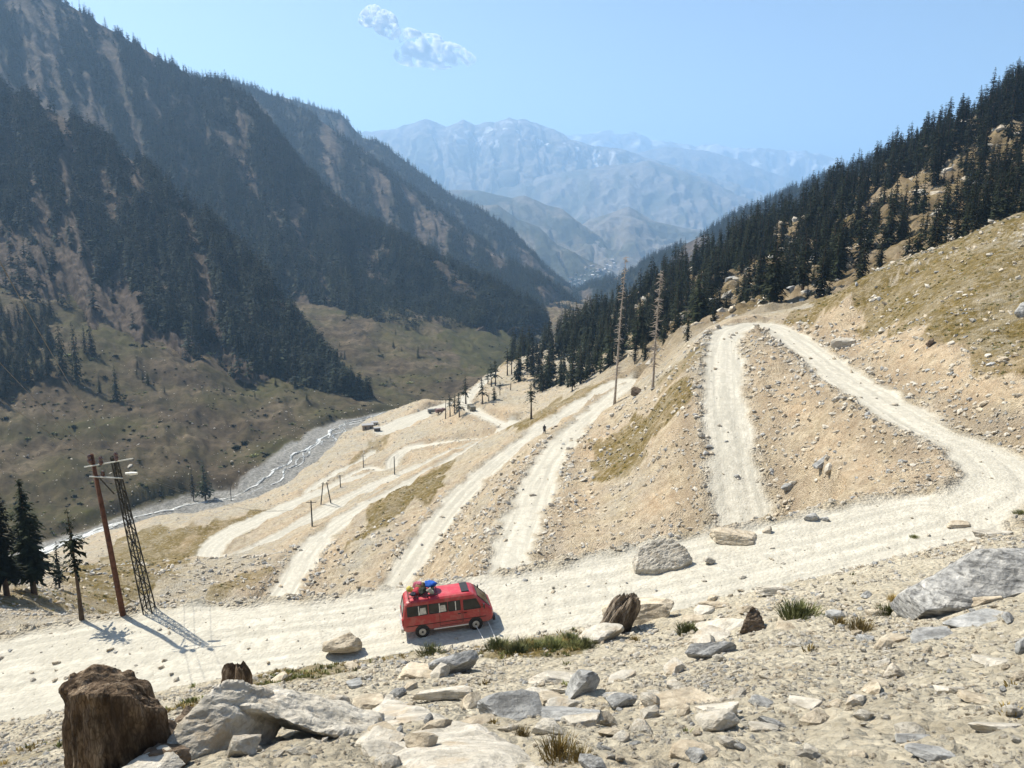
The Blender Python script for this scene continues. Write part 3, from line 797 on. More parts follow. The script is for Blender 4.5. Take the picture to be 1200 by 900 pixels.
# ------------------------------------------------------------------ trees
def foliage_material(name, lo, mid, hi):
    g = NM(name)
    oi = g.n.new('ShaderNodeObjectInfo')
    n = g.noise(g.pos(), .9, 5, .7)
    c = g.ramp(n, [(.3, lo), (.52, mid), (.75, hi)])
    r = g.ramp(oi.outputs['Random'], [(0, .5), (.8, 1.15), (1, 1.7)])
    g.set('Base Color', g.mix(1.0, c, r, 'MULTIPLY')); g.set('Roughness', .85); g.set('Specular IOR Level', .15)
    return g.m
M_FIR = foliage_material('fir_needles', (.011, .016, .007), (.021, .027, .011), (.040, .044, .018))
M_FIRB = foliage_material('far_fir_needles', (.012, .018, .010), (.020, .028, .016), (.034, .042, .024))
M_BARK = plain('fir_bark', (.085, .062, .045), .95, 0, .1, .35, 14, .02)
M_SNAG = plain('bleached_dead_wood', (.36, .31, .26), .9, 0, .1, .4, 6, .03)

def conifer(seed, whorls, nb, clumps, W, cs=.5, base=.10, ragged=.25, lean=.02, top=.01):
    """crown of a fir one unit tall: whorls of drooping boughs, each a row of small needle sprays"""
    r = np.random.default_rng(seed)
    V = []; F = []
    for w in range(whorls):
        t = (w + r.uniform(-.3, .3)) / whorls
        t = min(max(t, 0), .985)
        h = base + (1 - base) * t
        R = W * ((1 - t) ** .72 * (.62 + .38 * min(1, t * 6 + .35))) * (1 + ragged * r.uniform(-1, .7)) + top
        k = max(3, int(nb * (.55 + .45 * (1 - t))))
        a0 = r.uniform(0, 6.28)
        for b in range(k):
            if r.random() < ragged * .35: continue
            az = a0 + b * 6.283 / k + r.uniform(-.3, .3)
            L = R * r.uniform(.65, 1.12)
            dr = L * (.42 - .75 * t) * r.uniform(.5, 1.4)
            ca, sa = math.cos(az), math.sin(az)
            nc = max(1, int(clumps * (.5 + .5 * (1 - t))))
            for c in range(nc):
                q = (c + .55) / nc * r.uniform(.8, 1.12)
                cx, cy = ca * L * q, sa * L * q
                cz = h - dr * q * q + r.uniform(-.006, .006)
                s = cs * L / nc ** .55 * r.uniform(.65, 1.25) * (1.1 - .35 * q) + .004
                # pointed spray along the bough and one drooping below it
                for e in range(2):
                    sw = r.uniform(-.7, .7)
                    dx, dy = math.cos(az + sw), math.sin(az + sw)
                    px_, py_ = -dy, dx
                    tilt = r.uniform(-.55, .05) if e == 0 else r.uniform(-1.5, -.7)
                    wd = s * .42
                    up = r.uniform(.1, .5) * wd
                    n0 = len(V)
                    V.append((cx - dx * s * .6, cy - dy * s * .6, cz + s * .12))
                    V.append((cx + px_ * wd, cy + py_ * wd, cz - up))
                    V.append((cx + dx * s * .8, cy + dy * s * .8, cz + tilt * s * .7))
                    V.append((cx - px_ * wd, cy - py_ * wd, cz - up * .4))
                    F.append((n0, n0 + 1, n0 + 2, n0 + 3))
    V = np.array(V)
    V[:, 0] += lean * V[:, 2] ** 2
    return V, np.array(F)
def trunk_geo(r0, h=1.0, n=7, lean=.02, rings=5, seed=0):
    V = []; F = []
    r = np.random.default_rng(seed)
    for i in range(rings):
        t = i / (rings - 1)
        for k in range(n):
            a = 6.283 * k / n; R = r0 * (1 - t) ** .8 * (1.35 if i == 0 else 1) * r.uniform(.9, 1.1) + .0012
            V.append((R * math.cos(a) + lean * (t * h) ** 2, R * math.sin(a), t * h - (.06 if i == 0 else 0)))
    for i in range(rings - 1):
        for k in range(n): F.append((i * n + k, i * n + (k + 1) % n, (i + 1) * n + (k + 1) % n, (i + 1) * n + k))
    return np.array(V), np.array(F)
def fir_pair(seed, *a, bark=M_BARK, leaf=M_FIR, r0=.017, **k):
    V, F = conifer(seed, *a, **k)
    tv, tf = trunk_geo(r0, .97, lean=k.get('lean', .02), seed=seed)
    return np_mesh('crown', V, F, leaf, False), np_mesh('trunk', tv, tf, bark, True), (V, F, tv, tf)
FIRS = [fir_pair(s, 26, 8, 3, w, cs=.62, base=b, ragged=rg, lean=ln) for s, w, b, rg, ln in
        [(1, .155, .10, .3, .02), (2, .185, .07, .35, -.015), (3, .135, .14, .3, .03), (4, .17, .18, .5, .0), (5, .21, .05, .3, .01)]]
PINES = [fir_pair(s, 22, 7, 6, w, cs=.62, base=b, ragged=.75, lean=ln, r0=.02) for s, w, b, ln in [(11, .20, .35, .03), (12, .24, .28, -.03), (13, .15, .45, .02)]]
BIG = [fir_pair(s, 46, 11, 6, w, cs=.80, base=b, ragged=.45, lean=ln, r0=.02) for s, w, b, ln in [(21, .15, .17, .02), (22, .165, .16, -.01), (23, .13, .20, .03)]]
def combo(t, name, mats):
    V, F, tv, tf = t
    return np_mesh(name, np.vstack([V, tv]), np.vstack([F, tf + len(V)]), mats, False, mat_idx=[0] * len(F) + [1] * len(tf))
def small_fir(seed, W):
    V, F = conifer(seed, 11, 5, 1, W, cs=1.05, base=.06, ragged=.35, lean=.01, top=.012)
    tv, tf = trunk_geo(.016, .9, 4, .01, 3, seed)
    return np_mesh('small_fir', np.vstack([V, tv]), np.vstack([F, tf + len(V)]), [M_FIRB, M_BARK], False, mat_idx=[0] * len(F) + [1] * len(tf))
PROTO_NEAR = [combo(f[2], 'fir', [M_FIR, M_BARK]) for f in FIRS]
PROTO_FAR = [small_fir(s, w) for s, w in [(31, .15), (32, .19), (33, .13), (34, .17)]]

def scatter_nodes(o, protos, three_d=False):
    """instances of the proto meshes on the points of o (attributes: scl, rot, tilt, pick)"""
    ng = bpy.data.node_groups.new('scatter', 'GeometryNodeTree')
    ng.interface.new_socket('Geometry', in_out='INPUT', socket_type='NodeSocketGeometry')
    ng.interface.new_socket('Geometry', in_out='OUTPUT', socket_type='NodeSocketGeometry')
    N = ng.nodes; L = ng.links
    gi = N.new('NodeGroupInput'); go = N.new('NodeGroupOutput')
    j = N.new('GeometryNodeJoinGeometry')
    for me in reversed(protos):
        po = bpy.data.objects.new(me.name, me)
        inf = N.new('GeometryNodeObjectInfo'); inf.inputs['Object'].default_value = po
        g2 = N.new('GeometryNodeGeometryToInstance'); L.new(inf.outputs['Geometry'], g2.inputs[0]); L.new(g2.outputs[0], j.inputs[0])
    iop = N.new('GeometryNodeInstanceOnPoints')
    L.new(gi.outputs[0], iop.inputs['Points']); L.new(j.outputs[0], iop.inputs['Instance'])
    iop.inputs['Pick Instance'].default_value = True
    def attr(nm, ty):
        a = N.new('GeometryNodeInputNamedAttribute'); a.data_type = ty; a.inputs['Name'].default_value = nm
        return [x for x in a.outputs if x.enabled and x.name == 'Attribute'][0]
    L.new(attr('pick', 'INT'), iop.inputs['Instance Index'])
    rv = attr('rot', 'FLOAT_VECTOR')
    try:
        e2r = N.new('FunctionNodeEulerToRotation'); L.new(rv, e2r.inputs[0]); L.new(e2r.outputs[0], iop.inputs['Rotation'])
    except Exception:
        L.new(rv, iop.inputs['Rotation'])
    L.new(attr('scl', 'FLOAT_VECTOR'), iop.inputs['Scale'])
    L.new(iop.outputs[0], go.inputs[0])
    md = o.modifiers.new('scatter', 'NODES'); md.node_group = ng
def scatter_obj(name, label, pts, scl, rot, pick, protos, group=None):
    me = bpy.data.meshes.new(name)
    n = len(pts)
    me.vertices.add(n); me.vertices.foreach_set('co', np.asarray(pts, np.float32).ravel())
    a = me.attributes.new('scl', 'FLOAT_VECTOR', 'POINT'); a.data.foreach_set('vector', np.asarray(scl, np.float32).ravel())
    a = me.attributes.new('rot', 'FLOAT_VECTOR', 'POINT'); a.data.foreach_set('vector', np.asarray(rot, np.float32).ravel())
    a = me.attributes.new('pick', 'INT', 'POINT'); a.data.foreach_set('value', np.asarray(pick, np.int32))
    o = link(name, me)
    scatter_nodes(o, protos)
    return tag(o, label, None, group, 'stuff')

def tree(name, label, pos, H, kind, group=None, lean=None, k=None, sx=1.0, cat='tree'):
    pool = dict(fir=FIRS, pine=PINES, big=BIG)[kind]
    cm, tm, _ = pool[(random.randrange(len(pool)) if k is None else k)]
    t = empty(name, pos, random.uniform(0, 6.28))
    if lean:
        t.rotation_euler = (lean[1], lean[0], 0)
    t.scale = (H * sx, H * sx, H)
    link('trunk', tm, t); link('crown', cm, t)
    return tag(t, label, cat, group)
USED_TREES = []
def tree_px(px, py, hpx, kind, label, group=None, y0=3, k=None, sx=1.0, name='fir_tree', Y=None, cat='tree'):
    h = hit(px, py, y0=y0)
    if h is None: return None
    _, _, dep = to_px(*h)
    H = hpx / FPX * dep / CP_
    USED_TREES.append((h.x, h.y))
    return tree(name, label, h - Vector((0, 0, .01 * H)), H, kind, group, k=k, sx=sx, cat=cat)

# trees one can name, from the photograph
tree_px(40, 696, 142, 'big', 'broad dark conifer beyond the road, tallest of those standing at the river bend', k=1, sx=1.0)
tree_px(8, 698, 140, 'big', 'dark conifer cut by the picture edge, overlapping the broad tall conifer', k=0, sx=1.0)
tree_px(-22, 700, 140, 'big', 'dark conifer mostly outside the picture beside the tall conifers', k=1, sx=1.0)
tree_px(70, 690, 60, 'fir', 'small thin conifer between the broad conifer and the sparse leaning one', k=2)
tree_px(96, 726, 138, 'pine', 'thin sparse conifer with bare trunk just left of the power poles', k=2, sx=.85, name='pine_tree')
tree_px(227, 587, 45, 'fir', 'thinner of the two lone conifers on the pale flat by the river', k=2, sx=.6)
tree_px(241, 587, 52, 'fir', 'bushier of the two lone conifers on the pale flat by the river', k=3, sx=1.1)
for px, py, h, kd, lb in [
    (74, 438, 62, 'fir', 'dark conifer at the head of the green fan, highest of the row there'),
    (92, 450, 76, 'fir', 'tall narrow conifer in the middle of the valley fan'),
    (100, 412, 32, 'fir', 'short conifer behind the tall narrow one on the fan'),
    (108, 416, 40, 'fir', 'conifer at the foot of the tan cliff on the fan'),
    (137, 470, 44, 'fir', 'rightmost dark conifer of the fan with a long shadow'),
    (117, 460, 24, 'fir', 'small conifer beside the long-shadowed one on the fan'),
    (490, 419, 16, 'fir', 'lone small tree in the middle of the bare valley floor')]:
    tree_px(px, py, h, kd, lb, None, y0=240, sx=.8)
for X, Y_, h, kd, lb in [
    (165, 530, 30, 'pine', 'thin pine with a small top near the parked vehicles'), (195, 505, 24, 'pine', 'low bushy pine left of the bend of the small road'), (230, 532, 30, 'pine', 'dark pine on the corner above the zigzags'),
    (275, 440, 34, 'pine', 'wide-topped pine standing over the small truck'), (393, 438, 33, 'pine', 'sparse pine on the rise right of the small truck'), (475, 412, 18, 'fir', 'stubby conifer on the sunny rise'),
    (515, 382, 18, 'pine', 'small pine behind the stubby conifer on the rise'), (455, 318, 30, 'pine', 'left pine of the clump on the crest of the rise'), (485, 312, 32, 'pine', 'dense pine of the clump on the crest of the rise'),
    (567, 240, 32, 'pine', 'pine with bare lower trunk at the crest, left of its twin'), (597, 234, 31, 'pine', 'pine with bare lower trunk at the crest, right of its twin'), (645, 282, 42, 'fir', 'tall fir at the corner of the dark forest'),
    (735, 545, 46, 'pine', 'sparse pine alone on the stony bank above the road strip'), (430, 300, 20, 'pine', 'faint small pine left of the crest clump')]:
    tree_px(500 + X / 6, 400 + Y_ / 6, h, kd, lb, None, y0=180, name='pine_tree' if kd == 'pine' else 'fir_tree', sx=1.15)
for X, Y_, h, lb in [
    (125, 728, 38, 'fir with a bare stem on the bank above the long road strip'), (165, 695, 44, 'dark fir just above the road strip, tallest of the near bank'), (240, 625, 36, 'fir half way up the sunny bank behind the road strip'),
    (315, 605, 34, 'open-crowned fir left of the tall dead trunk'), (425, 600, 34, 'fir between the two dead trunks, close to the road'), (462, 545, 34, 'fir behind the gap between the two dead trunks'), (675, 540, 36, 'fir on the slope right of the shorter dead trunk')]:
    tree_px(640 + X / 4.09, 280 + Y_ / 4.09, h, 'fir', lb, None, y0=170)

# the wood on the right
wood_poly = [P(850, 392, 186)[:2], P(960, 368, 160)[:2], P(1030, 350, 160)[:2], P(1100, 318, 156)[:2], P(1200, 296, 152)[:2], P(1400, 260, 150)[:2], P(1500, 20, 480)[:2], P(1200, 118, 490)[:2], P(1000, 228, 470)[:2], P(860, 306, 450)[:2], P(740, 368, 440)[:2],
             P(630, 418, 480)[:2], P(598, 430, 500)[:2], P(608, 455, 330)[:2], P(655, 455, 270)[:2], P(705, 435, 250)[:2], P(785, 415, 205)[:2]]
wx = np.array([p[0] for p in wood_poly]); wy = np.array([p[1] for p in wood_poly])
X = RNG.uniform(wx.min(), wx.max(), 16000); Y = RNG.uniform(wy.min(), wy.max(), 16000)
ok = in_poly(X, Y, wood_poly)
dn = fbm(X / 22, Y / 30, 3, 131)
front = sstep(150, 300, Y)
ok &= RNG.uniform(0, 1, len(X)) < np.clip(.20 + .34 * front + dn * 2.4, .015, 1) * .62
X, Y = X[ok], Y[ok]
keep = []
cell = {}
for i in range(len(X)):
    key = (int(X[i] // 3.2), int(Y[i] // 3.2))
    if key in cell: continue
    cell[key] = 1; keep.append(i)
X, Y = X[keep], Y[keep]
Z, _, _ = h_arr(X, Y)
H = RNG.uniform(6.0, 15.5, len(X)) * (1 + .28 * sstep(220, 420, Y)) * np.where(RNG.uniform(0, 1, len(X)) < .28, RNG.uniform(.35, .7, len(X)), 1)
px, py, dep = to_px(X, Y, Z)
hp = H * FPX / dep
size = np.where((px > -20) & (px < 1210) & (py > 0), hp, 0)
order = np.argsort(-size)
sel = []
for i in order:
    if len(sel) >= 258: break
    if size[i] <= 0: break
    if visible(X[i], Y[i], Z[i] + H[i] * .6): sel.append(i)
selset = set(sel)
for i in sel:
    if px[i] < 760: lb, gp = 'dark fir in the lower end of the forest behind the dead trunks', 'firs of the lower forest end'
    elif px[i] < 960: lb, gp = 'dark fir on the middle of the forested ridge above the upper bend', 'firs of the middle ridge'
    else: lb, gp = 'dark fir on the steep rocky forest above the grassy shoulder', 'firs of the upper forest'
    pool = FIRS
    wd_ = 'tall' if H[i] > 14 else ('low' if H[i] < 8 else 'mid-sized')
    lb = lb.replace('dark fir', wd_ + ' fir'); gp = wd_ + ' ' + gp
    t = tree('fir_tree', lb, (X[i], Y[i], Z[i] - .3), H[i], 'fir', gp, sx=random.uniform(.9, 1.45))
    t.rotation_euler = (random.uniform(-.05, .05), random.uniform(-.04, .06), random.uniform(0, 6.28))
rest = [i for i in range(len(X)) if i not in selset]
def rs_scl(n, lo, hi, wide=(.9, 1.4)):
    h = RNG.uniform(lo, hi, n); w = h * RNG.uniform(*wide, n)
    return np.stack([w, w, h], 1)
hr = H[rest]; wr = hr * RNG.uniform(.9, 1.5, len(rest))
rot = np.stack([RNG.uniform(-.04, .04, len(rest)), RNG.uniform(-.04, .06, len(rest)), RNG.uniform(0, 6.28, len(rest))], 1)
scatter_obj('forest', 'dense dark fir forest covering the right hand ridge', np.stack([X[rest], Y[rest], Z[rest] - .3], 1), np.stack([wr, wr, hr], 1), rot, RNG.integers(0, 5, len(rest)), PROTO_NEAR)

def loft_forest(L, label, n, hlo, hhi, smin=0., smax=1., tmin=-.1, tmax=1., thr=.52, protos=PROTO_FAR, wide=(1.0, 1.6)):
    V, T, S, wd = L
    nT, nS = T.shape
    s = RNG.uniform(smin, smax, n); t = RNG.uniform(tmin, tmax, n)
    tv = T[:, 0]; ti = np.interp(t, tv, np.arange(nT)); si = s * (nS - 1)
    i = np.clip(ti.astype(int), 0, nT - 2); j = np.clip(si.astype(int), 0, nS - 2)
    fi = (ti - i)[:, None]; fj = (si - j)[:, None]
    p = (V[i, j] * (1 - fj) + V[i, j + 1] * fj) * (1 - fi) + (V[i + 1, j] * (1 - fj) + V[i + 1, j + 1] * fj) * fi
    w = wd[i, j]
    ok = RNG.uniform(0, 1, n) < sstep(thr - .10, thr + .10, w) * .97 + .03
    p = p[ok]; m = len(p)
    h = RNG.uniform(hlo, hhi, m); ww = h * RNG.uniform(*wide, m)
    p[:, 2] -= .4
    rot = np.stack([RNG.uniform(-.05, .05, m), RNG.uniform(-.05, .05, m), RNG.uniform(0, 6.28, m)], 1)
    scatter_obj('forest', label, p, np.stack([ww, ww, h], 1), rot, RNG.integers(0, len(protos), m), protos)
loft_forest(A_, 'dark conifer forest on the near left spur', 15000, 13, 23, .28, 1.0)
loft_forest(B_, 'bluish conifer forest over the tall left mountain', 26000, 13, 24, .22, 1.0)
loft_forest(C_, 'hazy forest on the second left mountain flank', 12000, 14, 24)
loft_forest(D_, 'blue hazy forest on the farthest left flank', 10000, 15, 25, wide=(1.2, 1.8))
loft_forest(R_, 'blue hazy forest behind the right hand ridge', 9000, 14, 23, .0, 1, wide=(1.2, 1.8))
# dark stand at the left edge on the valley fan, and stragglers over the valley ground
pts = []
for k in range(190):
    pxx, pyy = RNG.uniform(-60, 62), RNG.uniform(372, 470)
    if pyy > 470 - (pxx / 62) * 30 and pxx > 0: continue
    h = hit(pxx, pyy, y0=240)
    if h is not None: pts.append(h)
for k in range(46):
    pxx, pyy = RNG.uniform(150, 500), RNG.uniform(388, 470)
    h = hit(pxx, pyy, y0=300)
    if h is not None and abs(vnoise(h.x / 30, h.y / 30, 3)) > .15: pts.append(h)
pts = np.array([tuple(p) for p in pts]); m = len(pts)
h = RNG.uniform(9, 20, m)
h[-40:] *= .45
scatter_obj('forest', 'dark stand of firs at the left picture edge and stragglers on the valley ground', pts, np.stack([h * 1.2, h * 1.2, h], 1), np.stack([h * 0, h * 0, RNG.uniform(0, 6.28, m)], 1), RNG.integers(0, 5, m), PROTO_NEAR)

# two bleached dead trunks
def snag(px, py, tpx, tpy, label, seed, thick):
    h = hit(px, py, y0=100); _, _, dep = to_px(*h)
    H = (py - tpy) / FPX * dep / CP_
    r = random.Random(seed)
    t = empty('dead_tree', h, 0)
    side = (tpx - px - (px - 600) / FPX * 0) / FPX * dep - H * (px - 600) / 4200.0
    b = MB(); n = 14; pts = []; rad = []
    for i in range(n + 1):
        q = i / n
        pts.append((side * q + .10 * math.sin(q * 7 + seed) * q, .15 * math.sin(q * 5), H * q - .3)); rad.append(thick * (1 - q) ** .95 * (1 + .5 * max(0, .06 - q) * 10) + .025)
    b.tube(pts, rad, 9)
    tag(b.build('trunk', M_SNAG, t, True))
    bb = MB()
    for k in range(190):
        q = r.uniform(.2, .99); i = int(q * n); p = Vector(pts[i]).lerp(Vector(pts[i + 1]), q * n - i)
        a = r.uniform(0, 6.28); L = r.uniform(.3, 1.5) * (1.15 - q * .6)
        d = Vector((math.cos(a), math.sin(a), r.uniform(-.5, .25)))
        bb.tube([p, p + d * L * .6, p + d * L + Vector((0, 0, r.uniform(-.3, .15)))], [.06, .045, .016], 4)
    tag(bb.build('branches', M_SNAG, t), kind='stuff')
    tag(t, label, 'dead tree')
snag(720, 474, 733, 303, 'taller of the two bleached dead trunks, its foot at the edge of the road strip', 1, .23)
snag(765, 455, 774, 318, 'shorter of the two bleached dead trunks, standing on the grassy bank', 2, .19)
for px, py, h, lb in [(522.2, 490.8, 24, 'bare pole-like dead trunk beside the small pines near the parked vehicles'), (572.5, 470, 9, 'short dead stump pole on the sunny rise'), (598.3, 457, 10, 'thin dead stem near the crest of the rise')]:
    p = hit(px, py, y0=200); _, _, dep = to_px(*p)
    b = MB(); H = h / FPX * dep; b.tube([p - Vector((0, 0, .4)), p + Vector((.1, 0, H * .5)), p + Vector((.2, 0, H))], [.25, .18, .07], 7)
    tag(b.build('dead_pine', M_BARK), lb, 'dead tree')
# ------------------------------------------------------------------ rocks
def rock_material(name, lo, mid, hi, band=0.0, stain=None):
    g = NM(name)
    oi = g.n.new('ShaderNodeObjectInfo')
    p = g.obj()
    va = g.n.new('ShaderNodeVectorMath'); va.operation = 'ADD'
    g.l.new(p, va.inputs[0]); 
    sc = g.n.new('ShaderNodeCombineXYZ'); g.l.new(g.math('MULTIPLY', oi.outputs['Random'], 40.0), sc.inputs[0]); g.l.new(sc.outputs[0], va.inputs[1])
    q = va.outputs[0]
    n = g.noise(q, 2.2, 9, .68); n2 = g.noise(q, 12, 8, .7)
    c = g.ramp(n, [(.3, lo), (.5, mid), (.7, hi)])
    c = g.mix(.55, c, g.ramp(n2, [(.3, .6), (.7, 1.25)]), 'MULTIPLY')
    if band:
        mp = g.n.new('ShaderNodeMapping'); g.l.new(q, mp.inputs[0]); mp.inputs['Scale'].default_value = (1.0, 1.6, 9.0); mp.inputs['Rotation'].default_value = (.2, .35, 0)
        b = g.noise(mp.outputs[0], 1.6, 7, .65, .4)
        c = g.mix(band, c, g.ramp(b, [(.38, .35), (.5, 1.0), (.62, 1.25)]), 'MULTIPLY')
    if stain:
        c = g.mix(g.ramp(g.noise(q, 1.3, 6, .7), [(.52, 0.0), (.66, .7)]), c, stain)
    r = g.ramp(oi.outputs['Random'], [(0, .82), (1, 1.12)])
    g.set('Base Color', g.mix(1.0, c, r, 'MULTIPLY')); g.set('Specular IOR Level', .2)
    h = g.math('ADD', g.math('MULTIPLY', n, 1.0), g.math('MULTIPLY', n2, .35))
    g.bump(h, .12, .9)
    return g.m
M_PALE = rock_material('pale_rock', (.34, .31, .25), (.53, .49, .41), (.63, .59, .51), .35, (.42, .33, .22))
M_GREY = rock_material('grey_rock', (.20, .20, .19), (.35, .35, .335), (.50, .49, .46), .6)
M_TAN = rock_material('tan_rock', (.33, .265, .185), (.50, .43, .32), (.62, .55, .43), .45)
M_DARK = rock_material('brown_rock', (.07, .05, .035), (.15, .11, .075), (.27, .21, .15), .5)
M_BAND = rock_material('banded_rock', (.16, .16, .155), (.36, .355, .335), (.60, .58, .53), .9)
RMAT = dict(pale=M_PALE, grey=M_GREY, tan=M_TAN, dark=M_DARK)

_ico = {}
def ico(sub):
    if sub not in _ico:
        bm = bmesh.new(); bmesh.ops.create_icosphere(bm, subdivisions=sub, radius=1)
        V = np.array([v.co[:] for v in bm.verts]); F = np.array([[v.index for v in f.verts] for f in bm.faces]); bm.free()
        _ico[sub] = (V / np.linalg.norm(V, axis=1)[:, None], F)
    return _ico[sub]
def n3(p, s, seed, oct=4):
    return (fbm(p[:, 0] * s + seed, p[:, 1] * s + p[:, 2] * s * .7, oct, seed) + fbm(p[:, 2] * s - seed, p[:, 0] * s * .8 - p[:, 1] * s, oct, seed + 7)) * .6
def rock_geo(seed, sub=3, dims=(1, 1, .7), planes=11, rough=.06, flat=0.0, peak=None, strata=0.0, hull=None):
    r = np.random.default_rng(seed)
    D, F = ico(sub)
    if hull is not None:
        N, Hh = hull
    elif flat:
        B6 = np.array([[1, 0, 0], [-1, 0, 0], [0, 1, 0], [0, -1, 0], [0, 0, 1], [0, 0, -1]], float)
        N = B6 + r.normal(size=(6, 3)) * np.array([.28, .28, .16]); Hh = r.uniform(.62, .85, 6); Hh[4] = .62; Hh[5] = .7
        E = r.normal(size=(planes - 4, 3)) * np.array([1, 1, .7]); E /= np.linalg.norm(E, axis=1)[:, None]
        N = np.vstack([N, E]); Hh = np.append(Hh, r.uniform(.72, 1.0, len(E)))
    else:
        N = r.normal(size=(planes, 3)); Hh = r.uniform(.42, .86, planes)
    N = N / np.linalg.norm(N, axis=1)[:, None]
    dp = D @ N.T
    rad = np.where(dp > 1e-3, Hh[None] / np.maximum(dp, 1e-3), 9).min(1)
    rad = np.minimum(rad, 1.25 if hull is None else 99)
    V = D * rad[:, None]
    if peak: V[:, 0] += peak[0] * np.maximum(V[:, 2], 0); V[:, 1] += peak[1] * np.maximum(V[:, 2], 0)
    V = V + D * (n3(V, 1.6, seed)[:, None] * rough * 1.6 + n3(V, 5.5, seed + 3)[:, None] * rough * .7)
    if sub >= 4: V = V + D * n3(V, 16, seed + 5, 3)[:, None] * rough * .35
    if strata:
        zz = V[:, 2] + .2 * V[:, 0]
        V[:, :2] *= (1 + strata * np.sign(np.sin(zz * 17 + seed)) * (.4 + .6 * np.abs(np.sin(zz * 5))))[:, None]
    V = V * np.array(dims)[None] * .5
    return V, F
def rock_mesh(name, mat, smooth=False, **k):
    V, F = rock_geo(**k)
    return np_mesh(name, V, F, mat, smooth)
def hull_rock(pts, thick, label, mat, seed, rough=.03, under=(0, .35), name='rock', cat='rock', vs=1.0):
    top = [Vector(P(*p)) for p in pts]
    allp = top + [p + Vector((under[0], under[1], -thick)) for p in top]
    c = sum(allp, Vector()) / len(allp)
    bm = bmesh.new()
    for p in allp: bm.verts.new(p - c)
    R = bmesh.ops.convex_hull(bm, input=bm.verts); bm.normal_update()
    N = []; Hh = []
    for f in bm.faces:
        n = f.normal; d = n.dot(f.calc_center_median())
        if d < 0: n = -n; d = -d
        N.append(n[:]); Hh.append(d)
    bm.free()
    ext = max((p - c).length for p in allp)
    bm2 = bmesh.new()
    for p in allp: bm2.verts.new(p - c)
    R = bmesh.ops.convex_hull(bm2, input=bm2.verts)
    bmesh.ops.delete(bm2, geom=[g for g in R['geom_interior'] if isinstance(g, bmesh.types.BMVert)], context='VERTS')
    me = bpy.data.meshes.new('rock'); bm2.to_mesh(me); bm2.free()
    o = link(name, me); o.location = c
    rm = o.modifiers.new('remesh', 'REMESH'); rm.mode = 'VOXEL'; rm.voxel_size = ext / 42
    sm = o.modifiers.new('soften', 'SMOOTH'); sm.iterations = 2
    bpy.context.view_layer.update()
    ev = o.evaluated_get(bpy.context.evaluated_depsgraph_get()); m2 = bpy.data.meshes.new_from_object(ev)
    n_ = len(m2.vertices); V = np.empty(n_ * 3); m2.vertices.foreach_get('co', V); V = V.reshape(-1, 3)
    NN = np.empty(n_ * 3); m2.vertices.foreach_get('normal', NN); NN = NN.reshape(-1, 3)
    q = V / ext * 2.2 * np.array([1, 1, vs])
    V = V + NN * (n3(q, 1.1, seed)[:, None] * 2.2 + np.minimum(n3(q, 3.5, seed + 3), .1)[:, None] * 1.6 + n3(q, 11, seed + 5)[:, None] * .22) * rough * ext
    m2.vertices.foreach_set('co', V.astype(np.float32).ravel()); m2.materials.clear(); m2.materials.append(RMAT[mat] if isinstance(mat, str) else mat)
    m2.polygons.foreach_set('use_smooth', [False] * len(m2.polygons)); m2.update()
    o.modifiers.clear(); o.data = m2
    return tag(o, label, cat)
def slope_tilt(x, y, k=.45):
    e = .25 + y * .006
    gx = (h_at(x + e, y) - h_at(x - e, y)) / (2 * e); gy = (h_at(x, y + e) - h_at(x, y - e)) / (2 * e)
    return Vector((0, 0, 1)).rotation_difference(Vector((-gx * k, -gy * k, 1)).normalized()).to_matrix()
def set_rock(px, py, wpx, label, mat='pale', df=.8, hf=.5, rz=0, tilt=(0, 0), sub=4, y0=3.0, seed=None, name='rock', sink=.28, cat='rock', **k):
    """px, py: middle of the rock in the photo; wpx its width there"""
    h = hit(px, py, y0=y0)
    if h is None: return
    dep = to_px(*h)[2]
    Wm = wpx / FPX * dep * 1.08
    seed = seed if seed is not None else int(px * 7 + py * 3)
    V, F = rock_geo(seed, sub=sub, dims=(Wm, Wm * df, Wm * hf), **k)
    o = link(name, np_mesh(name, V, F, RMAT[mat], False))
    o.location = h + Vector((0, 0, Wm * hf * (.5 - sink)))
    o.rotation_euler = (slope_tilt(h.x, h.y) @ Euler((math.radians(tilt[0]) * .5, math.radians(tilt[1]) * .5, math.radians(rz))).to_matrix()).to_euler()
    return tag(o, label, cat)

hull_rock([(170, 895, 8.0), (205, 860, 8.3), (240, 815, 8.8), (256, 799, 9.1), (292, 801, 9.4), (320, 812, 9.6), (262, 846, 8.6), (238, 884, 8.2), (200, 900, 8.0)], .55, 'large pale rock with a sunlit left side and pointed top, beside the big stump', 'pale', 301, .035, (.25, .5))
hull_rock([(250, 806, 9.3), (300, 803, 9.7), (345, 812, 10.1), (400, 822, 10.6), (450, 836, 10.6), (430, 864, 9.5), (372, 860, 9.1), (310, 832, 9.0), (264, 824, 8.95)], .75, 'broad pale slab with a deep dark hollow under its near edge', 'pale', 302, .03, (.1, .75))
hull_rock([(455, 814, 14.2), (505, 836, 12.0), (580, 861, 9.35), (652, 898, 6.95), (640, 940, 6.1), (500, 935, 6.3), (452, 892, 7.6), (425, 862, 9.3), (425, 836, 12.2)], .45, 'widest flat pale slab at the bottom of the slope, strewn with pebbles', 'pale', 303, .022, (0, .1))
set_rock(281, 886, 50, 'small upright pale rock in front of the dark hollow', 'pale', df=.7, hf=.8, sub=4, seed=304, planes=9)
set_rock(185, 900, 60, 'pale low rock squeezed between the big stump and the large pale rock', 'pale', df=.8, hf=.4, sub=4, seed=305)
set_rock(529, 788, 60, 'grey wedge-shaped rock tilted up below the red van', 'grey', df=.55, hf=.5, rz=35, tilt=(10, -22), sub=4, seed=306, planes=8)
